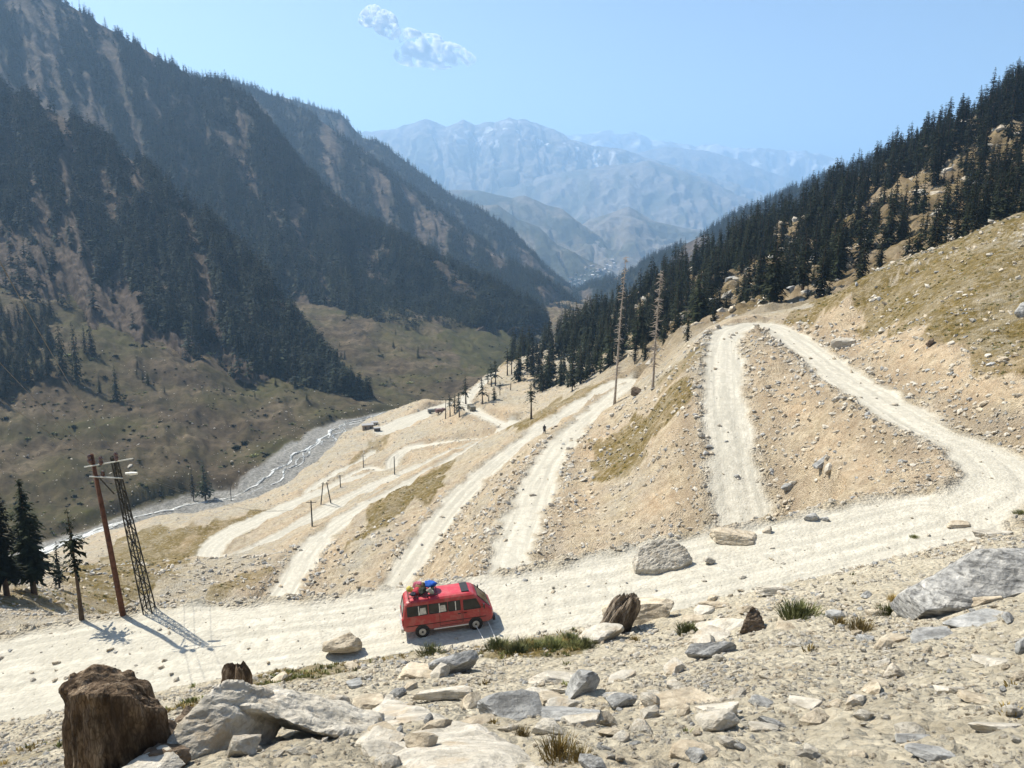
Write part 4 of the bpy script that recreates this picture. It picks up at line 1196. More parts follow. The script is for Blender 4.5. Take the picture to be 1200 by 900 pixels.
set_rock(407, 763, 42, 'lumpy tan rock at the road edge left of the red van', 'tan', df=.8, hf=.6, sub=4, seed=307, rough=.12, sink=.15)
set_rock(414, 805, 26, 'small blue-grey rock above the broad slab', 'grey', df=.8, hf=.6, sub=3, seed=308)
set_rock(749, 727, 70, 'flat-topped tan block at the road edge right of the driftwood stump', 'tan', df=.8, hf=.42, rz=12, tilt=(6, 4), sub=4, seed=309, flat=.5, planes=7, sink=.1)
set_rock(702, 752, 48, 'pale angular block below the flat-topped tan block', 'pale', df=.8, hf=.6, rz=20, sub=4, seed=310, planes=8, sink=.2)
hull_rock([(741, 655, 41.9), (750, 640, 42.2), (768, 631, 42.6), (788, 631, 42.7), (804, 641, 42.4), (812, 655, 42.0), (798, 664, 41.4), (765, 668, 41.1), (745, 666, 41.3)], .9, 'big rounded pale grey boulder on the outer edge of the road', 'pale', 311, .03, (0, .1))
set_rock(857, 632, 56, 'flat slab boulder with a pale top beside the road, below the upper leg', 'tan', df=.6, hf=.24, rz=-6, sub=4, seed=312, flat=.5, planes=7, sink=.2, y0=30)
set_rock(953, 609, 17, 'small dark grey boulder at the road edge on the right', 'grey', sub=3, df=.9, hf=.7, seed=313, y0=30)
set_rock(968, 610, 12, 'smaller stone touching the dark grey boulder at the road edge', 'grey', sub=3, hf=.7, seed=314, y0=30)
set_rock(900, 624, 14, 'pale stone between the slab boulder and the dark grey boulder', 'pale', sub=3, hf=.6, seed=315, y0=30)
set_rock(833, 660, 14, 'small block on the road edge in front of the slab boulder', 'pale', sub=3, hf=.7, seed=316, y0=30)
hull_rock([(1058, 692, 21.6), (1084, 716, 20.4), (1130, 713, 20.3), (1180, 700, 20.5), (1225, 690, 20.6), (1228, 655, 21.8), (1196, 660, 21.5), (1152, 643, 21.9), (1100, 668, 21.7), (1140, 642, 23.4), (1215, 642, 24.2)], .9, 'big dark banded slab with a pale upper edge on the right', M_BAND, 317, .02, (0, .8))
set_rock(1190, 662, 70, 'pale slab behind the big dark banded slab', 'pale', df=.7, hf=.3, rz=10, sub=4, seed=318, flat=.5)
set_rock(1150, 705, 64, 'tan flat rock under the lower end of the banded slab', 'tan', df=.5, hf=.2, rz=10, sub=4, seed=319, flat=.5)
set_rock(908, 695, 52, 'bright pale slab tilted above the pointed brown rock', 'pale', df=.65, hf=.2, rz=-10, tilt=(-10, 8), sub=4, seed=320, flat=.5, sink=.1)
hull_rock([(868, 738, 22.5), (877, 716, 22.8), (882, 711, 22.95), (889, 716, 23.0), (899, 741, 22.5), (894, 735, 23.3), (872, 730, 23.4)], .35, 'pointed dark brown rock rising from a pale ramp', 'dark', 321, .05, (0, .05))
set_rock(843, 741, 66, 'pale ramp of rock leading up to the pointed brown rock', 'pale', df=.8, hf=.3, rz=25, tilt=(0, -16), sub=4, seed=322, planes=8)
set_rock(838, 712, 36, 'reddish tan flat rock near the road edge, left of the bright pale slab', 'tan', df=.6, hf=.3, rz=-14, sub=4, seed=323, flat=.5)
set_rock(658, 800, 84, 'smooth pale slab lying behind the grey block', 'pale', df=.45, hf=.2, rz=-8, tilt=(8, 0), sub=4, seed=324, flat=.5)
set_rock(682, 812, 44, 'blue-grey block on the end of the smooth pale slab', 'grey', df=.8, hf=.65, sub=4, seed=325, planes=8)
set_rock(605, 838, 78, 'tilted grey and white slab in the middle of the rubble', 'grey', df=.75, hf=.34, rz=30, tilt=(18, 0), sub=4, seed=326, flat=.55, planes=8)
set_rock(668, 842, 76, 'low grey slab right of the tilted grey and white slab', 'grey', df=.45, hf=.22, rz=-4, sub=4, seed=327, flat=.5)
set_rock(725, 828, 34, 'dark grey angular rock right of the low grey slab', 'grey', df=.7, hf=.5, sub=4, seed=328, planes=8)
set_rock(520, 818, 80, 'long thin pale slab casting a dark line of shadow', 'pale', df=.3, hf=.16, rz=6, sub=4, seed=329, flat=.5, sink=.05)
set_rock(795, 827, 108, 'large flat sandy slab right of the rubble', 'tan', df=.55, hf=.14, rz=22, tilt=(18, 0), sub=4, seed=330, flat=.5)
set_rock(846, 853, 48, 'rounded cream boulder below the large flat sandy slab', 'pale', df=.8, hf=.6, sub=4, seed=331, rough=.04)
set_rock(895, 855, 44, 'pale flat stone right of the rounded cream boulder', 'pale', df=.6, hf=.25, rz=-30, sub=4, seed=332, flat=.5)
set_rock(814, 890, 28, 'dark blue-grey stone at the bottom edge of the picture', 'grey', df=.8, hf=.7, sub=4, seed=333)
set_rock(494, 884, 44, 'tan stone lying on the widest flat slab', 'tan', df=.6, hf=.5, sub=4, seed=334, sink=.05)
set_rock(503, 850, 14, 'small dark stone on the widest flat slab', 'grey', df=.9, hf=.8, sub=3, seed=335, sink=-.1)
set_rock(828, 770, 56, 'dark grey outcrop ridge left of the green shrub', 'grey', df=.45, hf=.4, rz=16, sub=4, seed=336, planes=9)
set_rock(1090, 747, 60, 'grey sloping slab below the big banded slab', 'grey', df=.7, hf=.2, rz=12, tilt=(12, 0), sub=4, seed=337, flat=.5)
set_rock(1047, 752, 34, 'small tan slab with a dark shadow, left of the grey sloping slab', 'tan', df=.6, hf=.3, sub=4, seed=338, flat=.5)
set_rock(1046, 792, 32, 'pale stone with a dark lower edge in the sandy ground', 'pale', df=.7, hf=.5, sub=4, seed=339)
set_rock(1150, 730, 90, 'wide blue-grey sheet of rock flush with the ground on the right', 'grey', df=.6, hf=.12, rz=8, tilt=(12, 0), sub=4, seed=340, flat=.5)
set_rock(1068, 868, 44, 'grey flat stone near the bottom right, upper of a pair', 'grey', df=.8, hf=.25, sub=4, seed=341, flat=.5)
set_rock(1095, 886, 52, 'grey flat stone near the bottom right, lower of a pair', 'grey', df=.8, hf=.25, sub=4, seed=342, flat=.5)
set_rock(1008, 886, 22, 'small brown stone at the bottom edge', 'tan', df=.8, hf=.4, sub=3, seed=343)
set_rock(1197, 765, 20, 'dark grey stone cut by the right picture edge', 'grey', df=.8, hf=1.2, sub=4, seed=344)
set_rock(965, 539, 22, 'square dark boulder on the slope between the two upper road legs', 'grey', df=.8, hf=.75, sub=4, seed=345, y0=45, sink=.62)
set_rock(972, 552, 18, 'pale stone just below the square dark boulder', 'pale', df=.8, hf=.5, sub=3, seed=346, y0=45)
set_rock(924, 573, 18, 'grey flat stone left of and below the square dark boulder', 'grey', df=.8, hf=.4, sub=3, seed=347, y0=45)
set_rock(989, 406, 26, 'white angular slab on the bank above the upper road leg', 'pale', df=.6, hf=.6, sub=3, seed=348, y0=60, sink=.2)
set_rock(1033, 390, 17, 'flat pale stone at the lower edge of the grassy shoulder', 'pale', df=.7, hf=.4, sub=3, seed=349, y0=60)
set_rock(1089, 405, 15, 'dark stone in the grassy shoulder', 'dark', df=.8, hf=.6, sub=3, seed=350, y0=60)
set_rock(1196, 370, 18, 'grey boulder on the grassy shoulder at the right edge', 'grey', df=.8, hf=1.0, sub=3, seed=351, y0=50)
set_rock(745, 463, 14, 'dark rock beside the foot of the taller dead trunk', 'dark', df=.9, hf=.9, sub=3, seed=352, y0=120)
set_rock(830, 525, 9, 'dark stone at the left edge of the upper road leg', 'grey', df=.9, hf=.7, sub=3, seed=353, y0=60)
set_rock(152, 548, 7, 'lone pale boulder far down on the valley floor', 'pale', df=.9, hf=.7, sub=2, seed=354, y0=250)
set_rock(1125, 616, 30, 'tan slab at the inner edge of the road bend', 'tan', df=.5, hf=.25, sub=3, seed=355, flat=.5, y0=25)
set_rock(1165, 628, 50, 'pale slab on the right below the road bend', 'pale', df=.5, hf=.2, sub=4, seed=356, flat=.5, y0=20)
set_rock(98, 888, 30, 'grey stone in the grass left of the big stump', 'grey', df=.8, hf=.5, sub=3, seed=357, y0=12)

# broken slabs between the big ones
for i in range(26):
    if i < 16: px_, py_ = random.uniform(430, 790), random.uniform(790, 890)
    else: px_, py_ = random.uniform(800, 1190), random.uniform(745, 890)
    so_ = set_rock(px_, py_, random.uniform(26, 66), 'broken pale slab fragment half buried ' + ('in the rubble at bottom centre' if i < 16 else 'in the sandy slope at lower right'), ('pale', 'tan', 'pale')[i % 3], df=random.uniform(.4, .8), hf=random.uniform(.16, .34),
             rz=random.uniform(-60, 60), tilt=(random.uniform(-24, 30), random.uniform(-24, 24)), sub=4, seed=1200 + i, flat=.55, planes=9, sink=.22)
    if so_: so_['group'] = 'broken pale slabs at bottom centre' if i < 16 else 'broken pale slabs at lower right'

# medium stones, each its own thing, sharing a few meshes
STONES = [rock_geo(400 + i, sub=2, dims=(1, RNG.uniform(.6, .95), RNG.uniform(.35, .7)), planes=9, rough=.07, flat=(.5 if i % 2 else 0)) for i in range(7)]
SMESH = [[np_mesh('stone', V, F, RMAT[m], False) for m in ('pale', 'pale', 'tan', 'grey', 'tan')] for V, F in STONES]
ZONES = [
    (72, 'angular stone among the rubble between the flat slabs below the van', 'rubble stones below the van', (300, 780, 780, 900), (9, 36), 3),
    (82, 'stone strewn over the sandy slope in the lower right', 'stones of the sandy slope', (780, 690, 1200, 900), (9, 34), 3),
    (35, 'stone along the rough outer edge of the road with the van', 'stones along the outer road edge', (560, 655, 860, 680), (5, 11), 40),
    (55, 'stone on the scree between the two upper road legs', 'stones between the upper legs', (890, 430, 1150, 610), (5, 12), 45),
    (25, 'stone on the bank above the right hand road leg', 'stones of the right hand bank', (1000, 390, 1200, 500), (6, 13), 40)]
for cnt, lb, gp, (x0, y0_, x1, y1), (lo, hi), ys in ZONES:
    k = 0
    while k < cnt:
        px_, py_ = random.uniform(x0, x1), random.uniform(y0_, y1)
        h = hit(px_, py_, y0=ys)
        k += 1
        if h is None: continue
        i, fr, _ = h_arr(np.array([h.x]), np.array([h.y]))
        _, a_, b_ = h_arr(np.array([h.x]), np.array([h.y]))
        if ROADM[a_[0], b_[0]] > .3: continue
        s = (lo + (hi - lo) * random.random() ** 2.2) / FPX * to_px(*h)[2] * 1.15
        mi_ = random.randrange(5); o = link('stone', SMESH[random.randrange(7)][mi_]); cw_ = ('pale', 'pale', 'tan', 'grey', 'tan')[mi_]
        o.location = h + Vector((0, 0, s * .1)); o.scale = (s, s, s)
        o.rotation_euler = (slope_tilt(h.x, h.y) @ Euler((random.uniform(-.35, .35), random.uniform(-.35, .35), random.uniform(0, 6.28))).to_matrix()).to_euler()
        big_ = 'larger ' if s * FPX / to_px(*h)[2] > (lo + hi) / 2 else ''
        tag(o, big_ + cw_ + ' ' + lb, 'stone', big_ + cw_ + ' ' + gp)

# everything smaller
def scree(n, ylo, yhi, lo, hi, pw, label, clump, off_road=.04, seed=0, amax=.74, cond=None):
    y = np.exp(RNG.uniform(math.log(ylo + C0), math.log(yhi + C0), n)) - C0
    a = RNG.uniform(-amax, amax, n)
    x = a * (y + C0)
    z, i, j = h_arr(x, y)
    cl = fbm(x / 3.0, y / 3.0, 3, 200 + seed) + .5 * fbm(x / 12, y / 12, 2, 210 + seed)
    pr = np.clip(.34 + clump * 1.5 * cl, .05, 1)
    pr = pr + 1.1 * np.exp(-((DR[i, j] - .9) / 1.0) ** 2)
    pr = np.where(ROADM[i, j] > .5, off_road, pr) * (1 - .6 * GRASS[i, j])
    pr *= (RIVM[i, j] < .5) * (1 - .8 * VALLEY[i, j])
    if cond is not None: pr *= cond(x, y, i, j)
    ok = RNG.uniform(0, 1, n) < pr
    x, y, z = x[ok], y[ok], z[ok]; m = len(x)
    u = RNG.uniform(0, 1, m)
    s = (lo + (hi - lo) * u ** pw) / FPX * (y * 1.12)
    rot = np.stack([RNG.uniform(-.6, .6, m), RNG.uniform(-.6, .6, m), RNG.uniform(0, 6.28, m)], 1)
    protos = [np_mesh('stone', V, F, RMAT[mm], False) for (V, F), mm in zip([rock_geo(500 + q, sub=1, dims=(1, .8, .55), planes=8, rough=.08) for q in range(8)], ['pale', 'tan', 'pale', 'tan', 'grey', 'pale', 'tan', 'pale'])]
    scatter_obj('rubble', label, np.stack([x, y, z + s * .06], 1), np.stack([s, s * RNG.uniform(.6, 1, m), s * RNG.uniform(.6, 1.1, m)], 1), rot, RNG.integers(0, 8, m), protos)
scree(150000, 4.5, 42, 1.9, 13, 5, 'loose pebbles and rubble over the near slope', 1.0, .03, 1)
scree(100000, 40, 135, 1.5, 11, 4.2, 'loose rubble over the slopes between the roads', 1.1, .02, 2)
scree(22000, 130, 420, 1.3, 4.5, 3, 'rubble over the farther slopes', 1.1, .02, 3)
# broken outcrops in the wood
scree(5000, 160, 420, 5, 22, 2.0, 'rock outcrops breaking through the forested ridge', 2.2, .0, 4, cond=lambda x, y, i, j: WOOD[i, j] > .5)
scree(26000, 250, 520, 1.2, 4.0, 3.0, 'boulders along the river bed and valley floor', .8, .0, 5, cond=lambda x, y, i, j: (DV[i, j] < 10) * 6.0 + (DV[i, j] > 10) * 1.2)
# ------------------------------------------------------------------ the van, the poles and the small things
def paint(name, c, rough=.3, coat=.4, dirt=.25):
    g = NM(name)
    d = g.ramp(g.noise(g.obj((1, 1, 1)), 2.5, 8, .7), [(.45, 0.0), (.75, dirt)])
    n = g.noise(g.obj(), 30, 4)
    sp = g.n.new('ShaderNodeSeparateXYZ'); g.l.new(g.obj(), sp.inputs[0])
    low = g.math('MULTIPLY', g.ramp(sp.outputs[2], [(.3, .55), (.75, 0.0)]), g.ramp(g.noise(g.obj(), 5, 6, .7), [(.3, .3), (.7, 1.0)]))
    d = g.math('MAXIMUM', d, low)
    g.set('Base Color', g.mix(d, c, (.40, .34, .25))); g.set('Roughness', g.ramp(n, [(.3, rough), (.7, rough + .2)]))
    g.set('Coat Weight', coat); g.set('Specular IOR Level', .5)
    return g.m
M_RED = paint('red_van_paint', (.33, .010, .014), .38, .35, .35)
M_REDROOF = paint('lighter_red_roof', (.45, .016, .04), .5, .2, .3)  # roof red is set lighter than the body red
M_GLASS = NM('dark_glass'); M_GLASS.set('Base Color', (.015, .017, .017)); M_GLASS.set('Roughness', .08); M_GLASS.set('Specular IOR Level', .4); M_GLASS = M_GLASS.m
M_RUBBER = plain('rubber', (.03, .028, .026), .85, 0, .2, .3, 10)
M_BLACK = plain('black_trim', (.025, .025, .025), .5, 0, .3, .2, 10)
M_STEEL = plain('dull_steel', (.42, .41, .38), .45, .7, .5, .2, 10)
M_WHITE = plain('white_paint', (.72, .70, .64), .6, 0, .4, .15, 10)
M_CURT = plain('curtain_cloth', (.50, .48, .42), .9, 0, .2, .3, 12)
M_LAMP = plain('red_lamp', (.45, .02, .02), .25, 0, .6, .1, 10)
M_CLEAR = plain('clear_lamp', (.75, .74, .68), .15, 0, .8, .1, 10)

def van():
    # local axes: +x forward, y to the left; near side is y negative
    p1 = hit(478, 751, y0=20); p2 = hit(575, 735, y0=20)
    d = (p2 - p1); ang = math.atan2(d.y, d.x)
    mid = (p1 + p2) / 2
    u = Vector((math.cos(ang), math.sin(ang), 0)); n = Vector((-math.sin(ang), math.cos(ang), 0))
    L, W_, H = 4.45, 1.69, 1.93
    c = mid + n * (W_ / 2)
    zz = [h_at((c + u * a + n * b).x, (c + u * a + n * b).y) for a in (-1.4, 1.3) for b in (-.75, .75)]
    t = empty('van', Vector((c.x, c.y, sum(zz) / 4 + .02)), ang)
    pitch = math.atan2((zz[2] + zz[3] - zz[0] - zz[1]) / 2, 2.7)
    t.rotation_euler = (0, -pitch, ang)
    tag(t, 'dusty red passenger van with luggage on its roof, driving on the pale dirt road', 'van')
    # body: side profile stations (z, x_rear, x_front, half width)
    prof = [(.34, -2.10, 2.06, .79), (.42, -2.20, 2.18, .83), (.62, -2.23, 2.23, .845), (.95, -2.22, 2.20, .845), (1.04, -2.20, 2.10, .835),
            (1.25, -2.16, 1.90, .80), (1.55, -2.10, 1.62, .755), (1.70, -2.06, 1.48, .73), (1.80, -1.98, 1.36, .69), (1.87, -1.84, 1.22, .60)]
    def ring(z, xr, xf, hw, k=7):
        pts = []; rr = .16; 
        for cx, cy, a0 in ((xf - rr, hw - rr, 0), (xr + rr, hw - rr, 90), (xr + rr, -hw + rr, 180), (xf - rr, -hw + rr, 270)):
            for i in range(5):
                a = math.radians(a0 + i * 22.5); pts.append((cx + rr * math.cos(a), cy + rr * math.sin(a), z))
        return pts
    rings = [ring(*p) for p in prof]
    m = MB(); vs = [v for r in rings for v in r]; nr = 20; fs = []; mi = []
    for i in range(len(rings) - 1):
        for k in range(nr): fs.append((i * nr + k, i * nr + (k + 1) % nr, (i + 1) * nr + (k + 1) % nr, (i + 1) * nr + k))
    fs.append(tuple(range(nr))[::-1]); m.add(vs, fs, 0)
    m.add(rings[-1], [tuple(range(nr))], 0)
    body = m.build('body', [M_RED], t, False)
    def hw_at(z): return float(np.interp(z, [p[0] for p in prof], [p[3] for p in prof]))
    def xf_at(z): return float(np.interp(z, [p[0] for p in prof], [p[2] for p in prof]))
    def xr_at(z): return float(np.interp(z, [p[0] for p in prof], [p[1] for p in prof]))
    # raised roof skin
    r = MB(); rp = ring(1.872, -1.80, 1.18, .585); rp2 = ring(1.915, -1.60, 1.0, .46)
    r.add(rp + rp2, [(k, (k + 1) % 20, 20 + (k + 1) % 20, 20 + k) for k in range(20)] + [tuple(range(20, 40))], 0)
    roof = r.build('roof', M_REDROOF, t)
    s = MB(); s.box((.93, 0, 1.925), (.36, .95, .05)); s.build('sunroof_panel', M_BLACK, roof)
    # side windows
    for side in (-1, 1):
        for x0, x1, nm, zt, zb in [(-1.95, -.98, 'side_window', 1.62, 1.16), (-.90, -.02, 'side_window', 1.62, 1.16), (.04, .62, 'side_window', 1.62, 1.16), (.78, 1.62, 'front_window', 1.60, 1.12)]:
            w = MB()
            y0 = side * (hw_at(zb) + .006); y1 = side * (hw_at(zt) + .006)
            xf1 = min(x1, xf_at(zt) - .16) if nm == 'front_window' else x1
            vv = [(x0, y0, zb), (x1, y0, zb), (xf1, y1, zt), (x0, y1, zt)]
            vv2 = [(a, b - side * .03, c_) for a, b, c_ in vv]
            w.add(vv + vv2, [(0, 1, 2, 3) if side < 0 else (3, 2, 1, 0), (0, 4, 5, 1), (1, 5, 6, 2), (2, 6, 7, 3), (3, 7, 4, 0)])
            wo_ = w.build('window', M_GLASS, t)
            f = MB()
            for a, b in ((0, 1), (1, 2), (2, 3), (3, 0)): f.tube([vv[a], vv[b]], .018, 5)
            f.build('frame', M_BLACK, wo_)
            if nm == 'side_window':
                xm = (x0 + x1) / 2 + .06
                f = MB(); f.add([(xm - .02, y0 + side * .012, zb), (xm + .02, y0 + side * .012, zb), (xm + .02, y1 + side * .012, zt), (xm - .02, y1 + side * .012, zt)], [(0, 1, 2, 3)]); f.build('window_bar', M_WHITE, wo_)
                if side < 0 and x0 < -.5:
                    f = MB(); f.add([(x1 - .42, y0 + side * .004, zb + .03), (x1 - .06, y0 + side * .004, zb + .03), (x1 - .1, y1 + side * .004, zt - .04), (x1 - .32, y1 + side * .004, zt - .04)], [(0, 1, 2, 3)]); f.build('curtain', M_CURT, wo_)
    # rear window and windshield
    for xa, za, xb, zb, hw, nm in [(xr_at(1.1) - .008, 1.12, xr_at(1.64) - .008, 1.64, .62, 'rear_window'), (xf_at(1.08) + .008, 1.08, xf_at(1.68) + .008, 1.68, .66, 'windshield')]:
        w = MB(); s_ = 1 if nm == 'windshield' else -1
        vv = [(xa, -hw, za), (xa, hw, za), (xb, hw * .9, zb), (xb, -hw * .9, zb)]; w.add(vv + [(a - s_ * .03, b, c_) for a, b, c_ in vv], [(0, 1, 2, 3), (0, 4, 5, 1), (1, 5, 6, 2), (2, 6, 7, 3), (3, 7, 4, 0)])
        wo_ = w.build(nm, M_GLASS, t)
        f = MB()
        for a, b in ((0, 1), (1, 2), (2, 3), (3, 0)): f.tube([vv[a], vv[b]], .02, 5)
        f.build('frame', M_BLACK, wo_)
        if nm == 'windshield':
            for yy in (-.3, .25):
                f = MB(); f.tube([(xa + .03, yy, za + .02), (xa - .11, yy + .3, za + .30)], .01, 4); f.build('wiper', M_BLACK, wo_)
    # doors as raised panels with gaps, mirrors, handles
    for side in (-1, 1):
        for x0, x1, nm in [(.72, 1.55, 'front_door'), (-.42, .66, 'sliding_door')]:
            dd = MB(); y = side * (hw_at(.8) + .006)
            for a, b in (((x0, y, .48), (x0, y, 1.08)), ((x1, y, .48), (x1, y, 1.08)), ((x0, y, .48), (x1, y, .48))): dd.tube([a, b], .009, 4)
            do = dd.build(nm, M_BLACK, t)
            h_ = MB(); h_.box((x0 + .12 if nm == 'front_door' else x1 - .12, side * (hw_at(.98) + .02), .98), (.14, .03, .035)); h_.build('handle', M_BLACK, do)
        mm = MB(); mm.tube([(1.66, side * .82, 1.18), (1.74, side * 1.0, 1.24)], .014, 5); mm.box((1.75, side * 1.03, 1.30), (.06, .14, .22)); mm.build('wing_mirror', M_BLACK, t)
        st = MB(); st.box((-.1, side * (hw_at(.66) + .008), .66), (3.9, .012, .03)); st.build('side_trim', M_BLACK, t)
        sk = MB(); sk.box((.12, side * .80, .335), (1.7, .06, .05)); sk.build('door_step', M_WHITE, t)
        for x, nm in ((-1.30, 'w'), (1.32, 'w')):
            ar = MB(); ar.tube([(x, side * .70, .33), (x, side * .852, .33)], [.35, .35], 20); ar.build('wheel_arch', M_BLACK, t)
            w = MB(); w.tube([(x, side * .66, .30), (x, side * .70, .30), (x, side * .86, .30), (x, side * .875, .30)], [.24, .285, .285, .25], 20)
            wh = w.build('wheel', M_RUBBER, t, True)
            ri = MB(); ri.tube([(x, side * .86, .30), (x, side * .886, .30)], [.19, .17], 16); ri.build('rim', M_STEEL, wh)
            hb = MB(); hb.tube([(x, side * .88, .30), (x, side * .905, .30)], [.06, .045], 10); hb.build('hub', M_BLACK, wh)
    b = MB(); b.box((2.24, 0, .45), (.12, 1.62, .2)); b.build('front_bumper', M_BLACK, t)
    b = MB(); b.box((-2.25, 0, .45), (.12, 1.60, .18)); b.build('rear_bumper', M_STEEL, t)
    for side in (-1, 1):
        b = MB(); b.box((2.205, side * .60, .78), (.05, .30, .17)); b.build('headlight', M_CLEAR, t)
        b = MB(); b.box((-2.225, side * .70, .86), (.04, .18, .30)); b.build('tail_light', M_LAMP, t)
    b = MB(); b.box((2.215, 0, .78), (.04, .86, .14)); b.build('grille', M_BLACK, t)
    b = MB(); b.box((-2.245, .0, .72), (.02, .42, .12)); b.build('number_plate', M_WHITE, t)
    # roof rack
    rk = MB()
    for yy in (-.55, .55): rk.tube([(-1.85, yy, 2.0), (-.45, yy, 2.0)], .018, 6)
    for xx in (-1.85, -1.4, -.92, -.45):
        rk.tube([(xx, -.55, 2.0), (xx, .55, 2.0)], .016, 6)
        for yy in (-.55, .55): rk.tube([(xx, yy, 1.86), (xx, yy, 2.0)], .016, 5)
    rk.build('roof_rack', M_BLACK, t)
    bpy.context.view_layer.update()
    Mw = Matrix.Translation(t.location) @ t.rotation_euler.to_matrix().to_4x4()
    # luggage: each bundle its own thing
    def cloth(nm, c): return plain(nm, c, .85, 0, .2, .35, 6, .03)
    lug = [(-.72, .22, .30, (.62, .60, .36), (.02, .12, .55), 'round bright blue bundle at the front of the roof luggage', 'bundle'),
           (-.78, -.34, .17, (.52, .42, .24), (.52, .50, .40), 'cream sack hanging at the near edge of the roof luggage', 'sack'),
           (-.62, -.10, .15, (.30, .36, .22), (.03, .035, .03), 'dark bag between the blue bundle and the bare roof', 'bag'),
           (-1.10, -.30, .16, (.40, .40, .26), (.05, .06, .045), 'dark green duffel bag on the near side of the roof rack', 'duffel bag'),
           (-1.15, .16, .22, (.46, .44, .30), (.42, .30, .16), 'tan patterned bundle in the middle of the roof luggage', 'bundle'),
           (-1.42, -.16, .17, (.40, .38, .26), (.55, .06, .09), 'crimson bag near the back of the roof luggage', 'bag'),
           (-1.34, .36, .20, (.36, .36, .30), (.60, .16, .22), 'pink bundle on the far side of the roof luggage', 'bundle'),
           (-1.66, .14, .14, (.34, .40, .20), (.62, .52, .12), 'yellow cloth roll at the rear of the roof luggage', 'cloth roll'),
           (-1.62, -.34, .12, (.28, .30, .18), (.05, .05, .07), 'small black bag at the rear near corner of the roof rack', 'bag'),
           (-1.05, .42, .19, (.34, .30, .26), (.64, .62, .55), 'white sack on the far side of the roof luggage', 'sack'),
           (-1.26, .05, .42, (.26, .24, .18), (.70, .20, .28), 'small pink and white bundle topmost on the roof luggage', 'bundle')]
    for i, (x, y, z, dm, c_, lb, nm) in enumerate(lug):
        V, F = rock_geo(700 + i, sub=3, dims=dm, planes=5, rough=.07)
        V2 = V * (1 + .05 * np.sin(V[:, 0:1] * 40 + i))
        o = link(nm.replace(' ', '_'), np_mesh(nm.replace(' ', '_'), V2, F, cloth(nm.replace(' ', '_') + '_cloth', tuple(q * .62 for q in c_)), True))
        o.matrix_world = Mw @ Matrix.Translation((x, y, 1.94 + z * 1.0 + .03)) @ Euler((random.uniform(-.2, .2), random.uniform(-.2, .2), random.uniform(-.6, .6))).to_matrix().to_4x4()
        tag(o, lb, nm)
    # two thin pale tubes added for the streaks of sunlight in the van's shadow
    for (a, b), lb in (((( 555, 735), (567, 751)), 'left of two thin pale tubes for sunlight streaks in the shadow of the van'), (((571, 733), (580, 748)), 'right of two thin pale tubes for sunlight streaks in the shadow of the van')):
        A = hit(*a, y0=20); B = hit(*b, y0=20); A.z += .30; B.z += .05
        m = MB(); m.tube([A, (A + B) / 2 + Vector((0, 0, .02)), B], .016, 5); tag(m.build('light_streak', M_WHITE), lb, 'light_streak')
van()

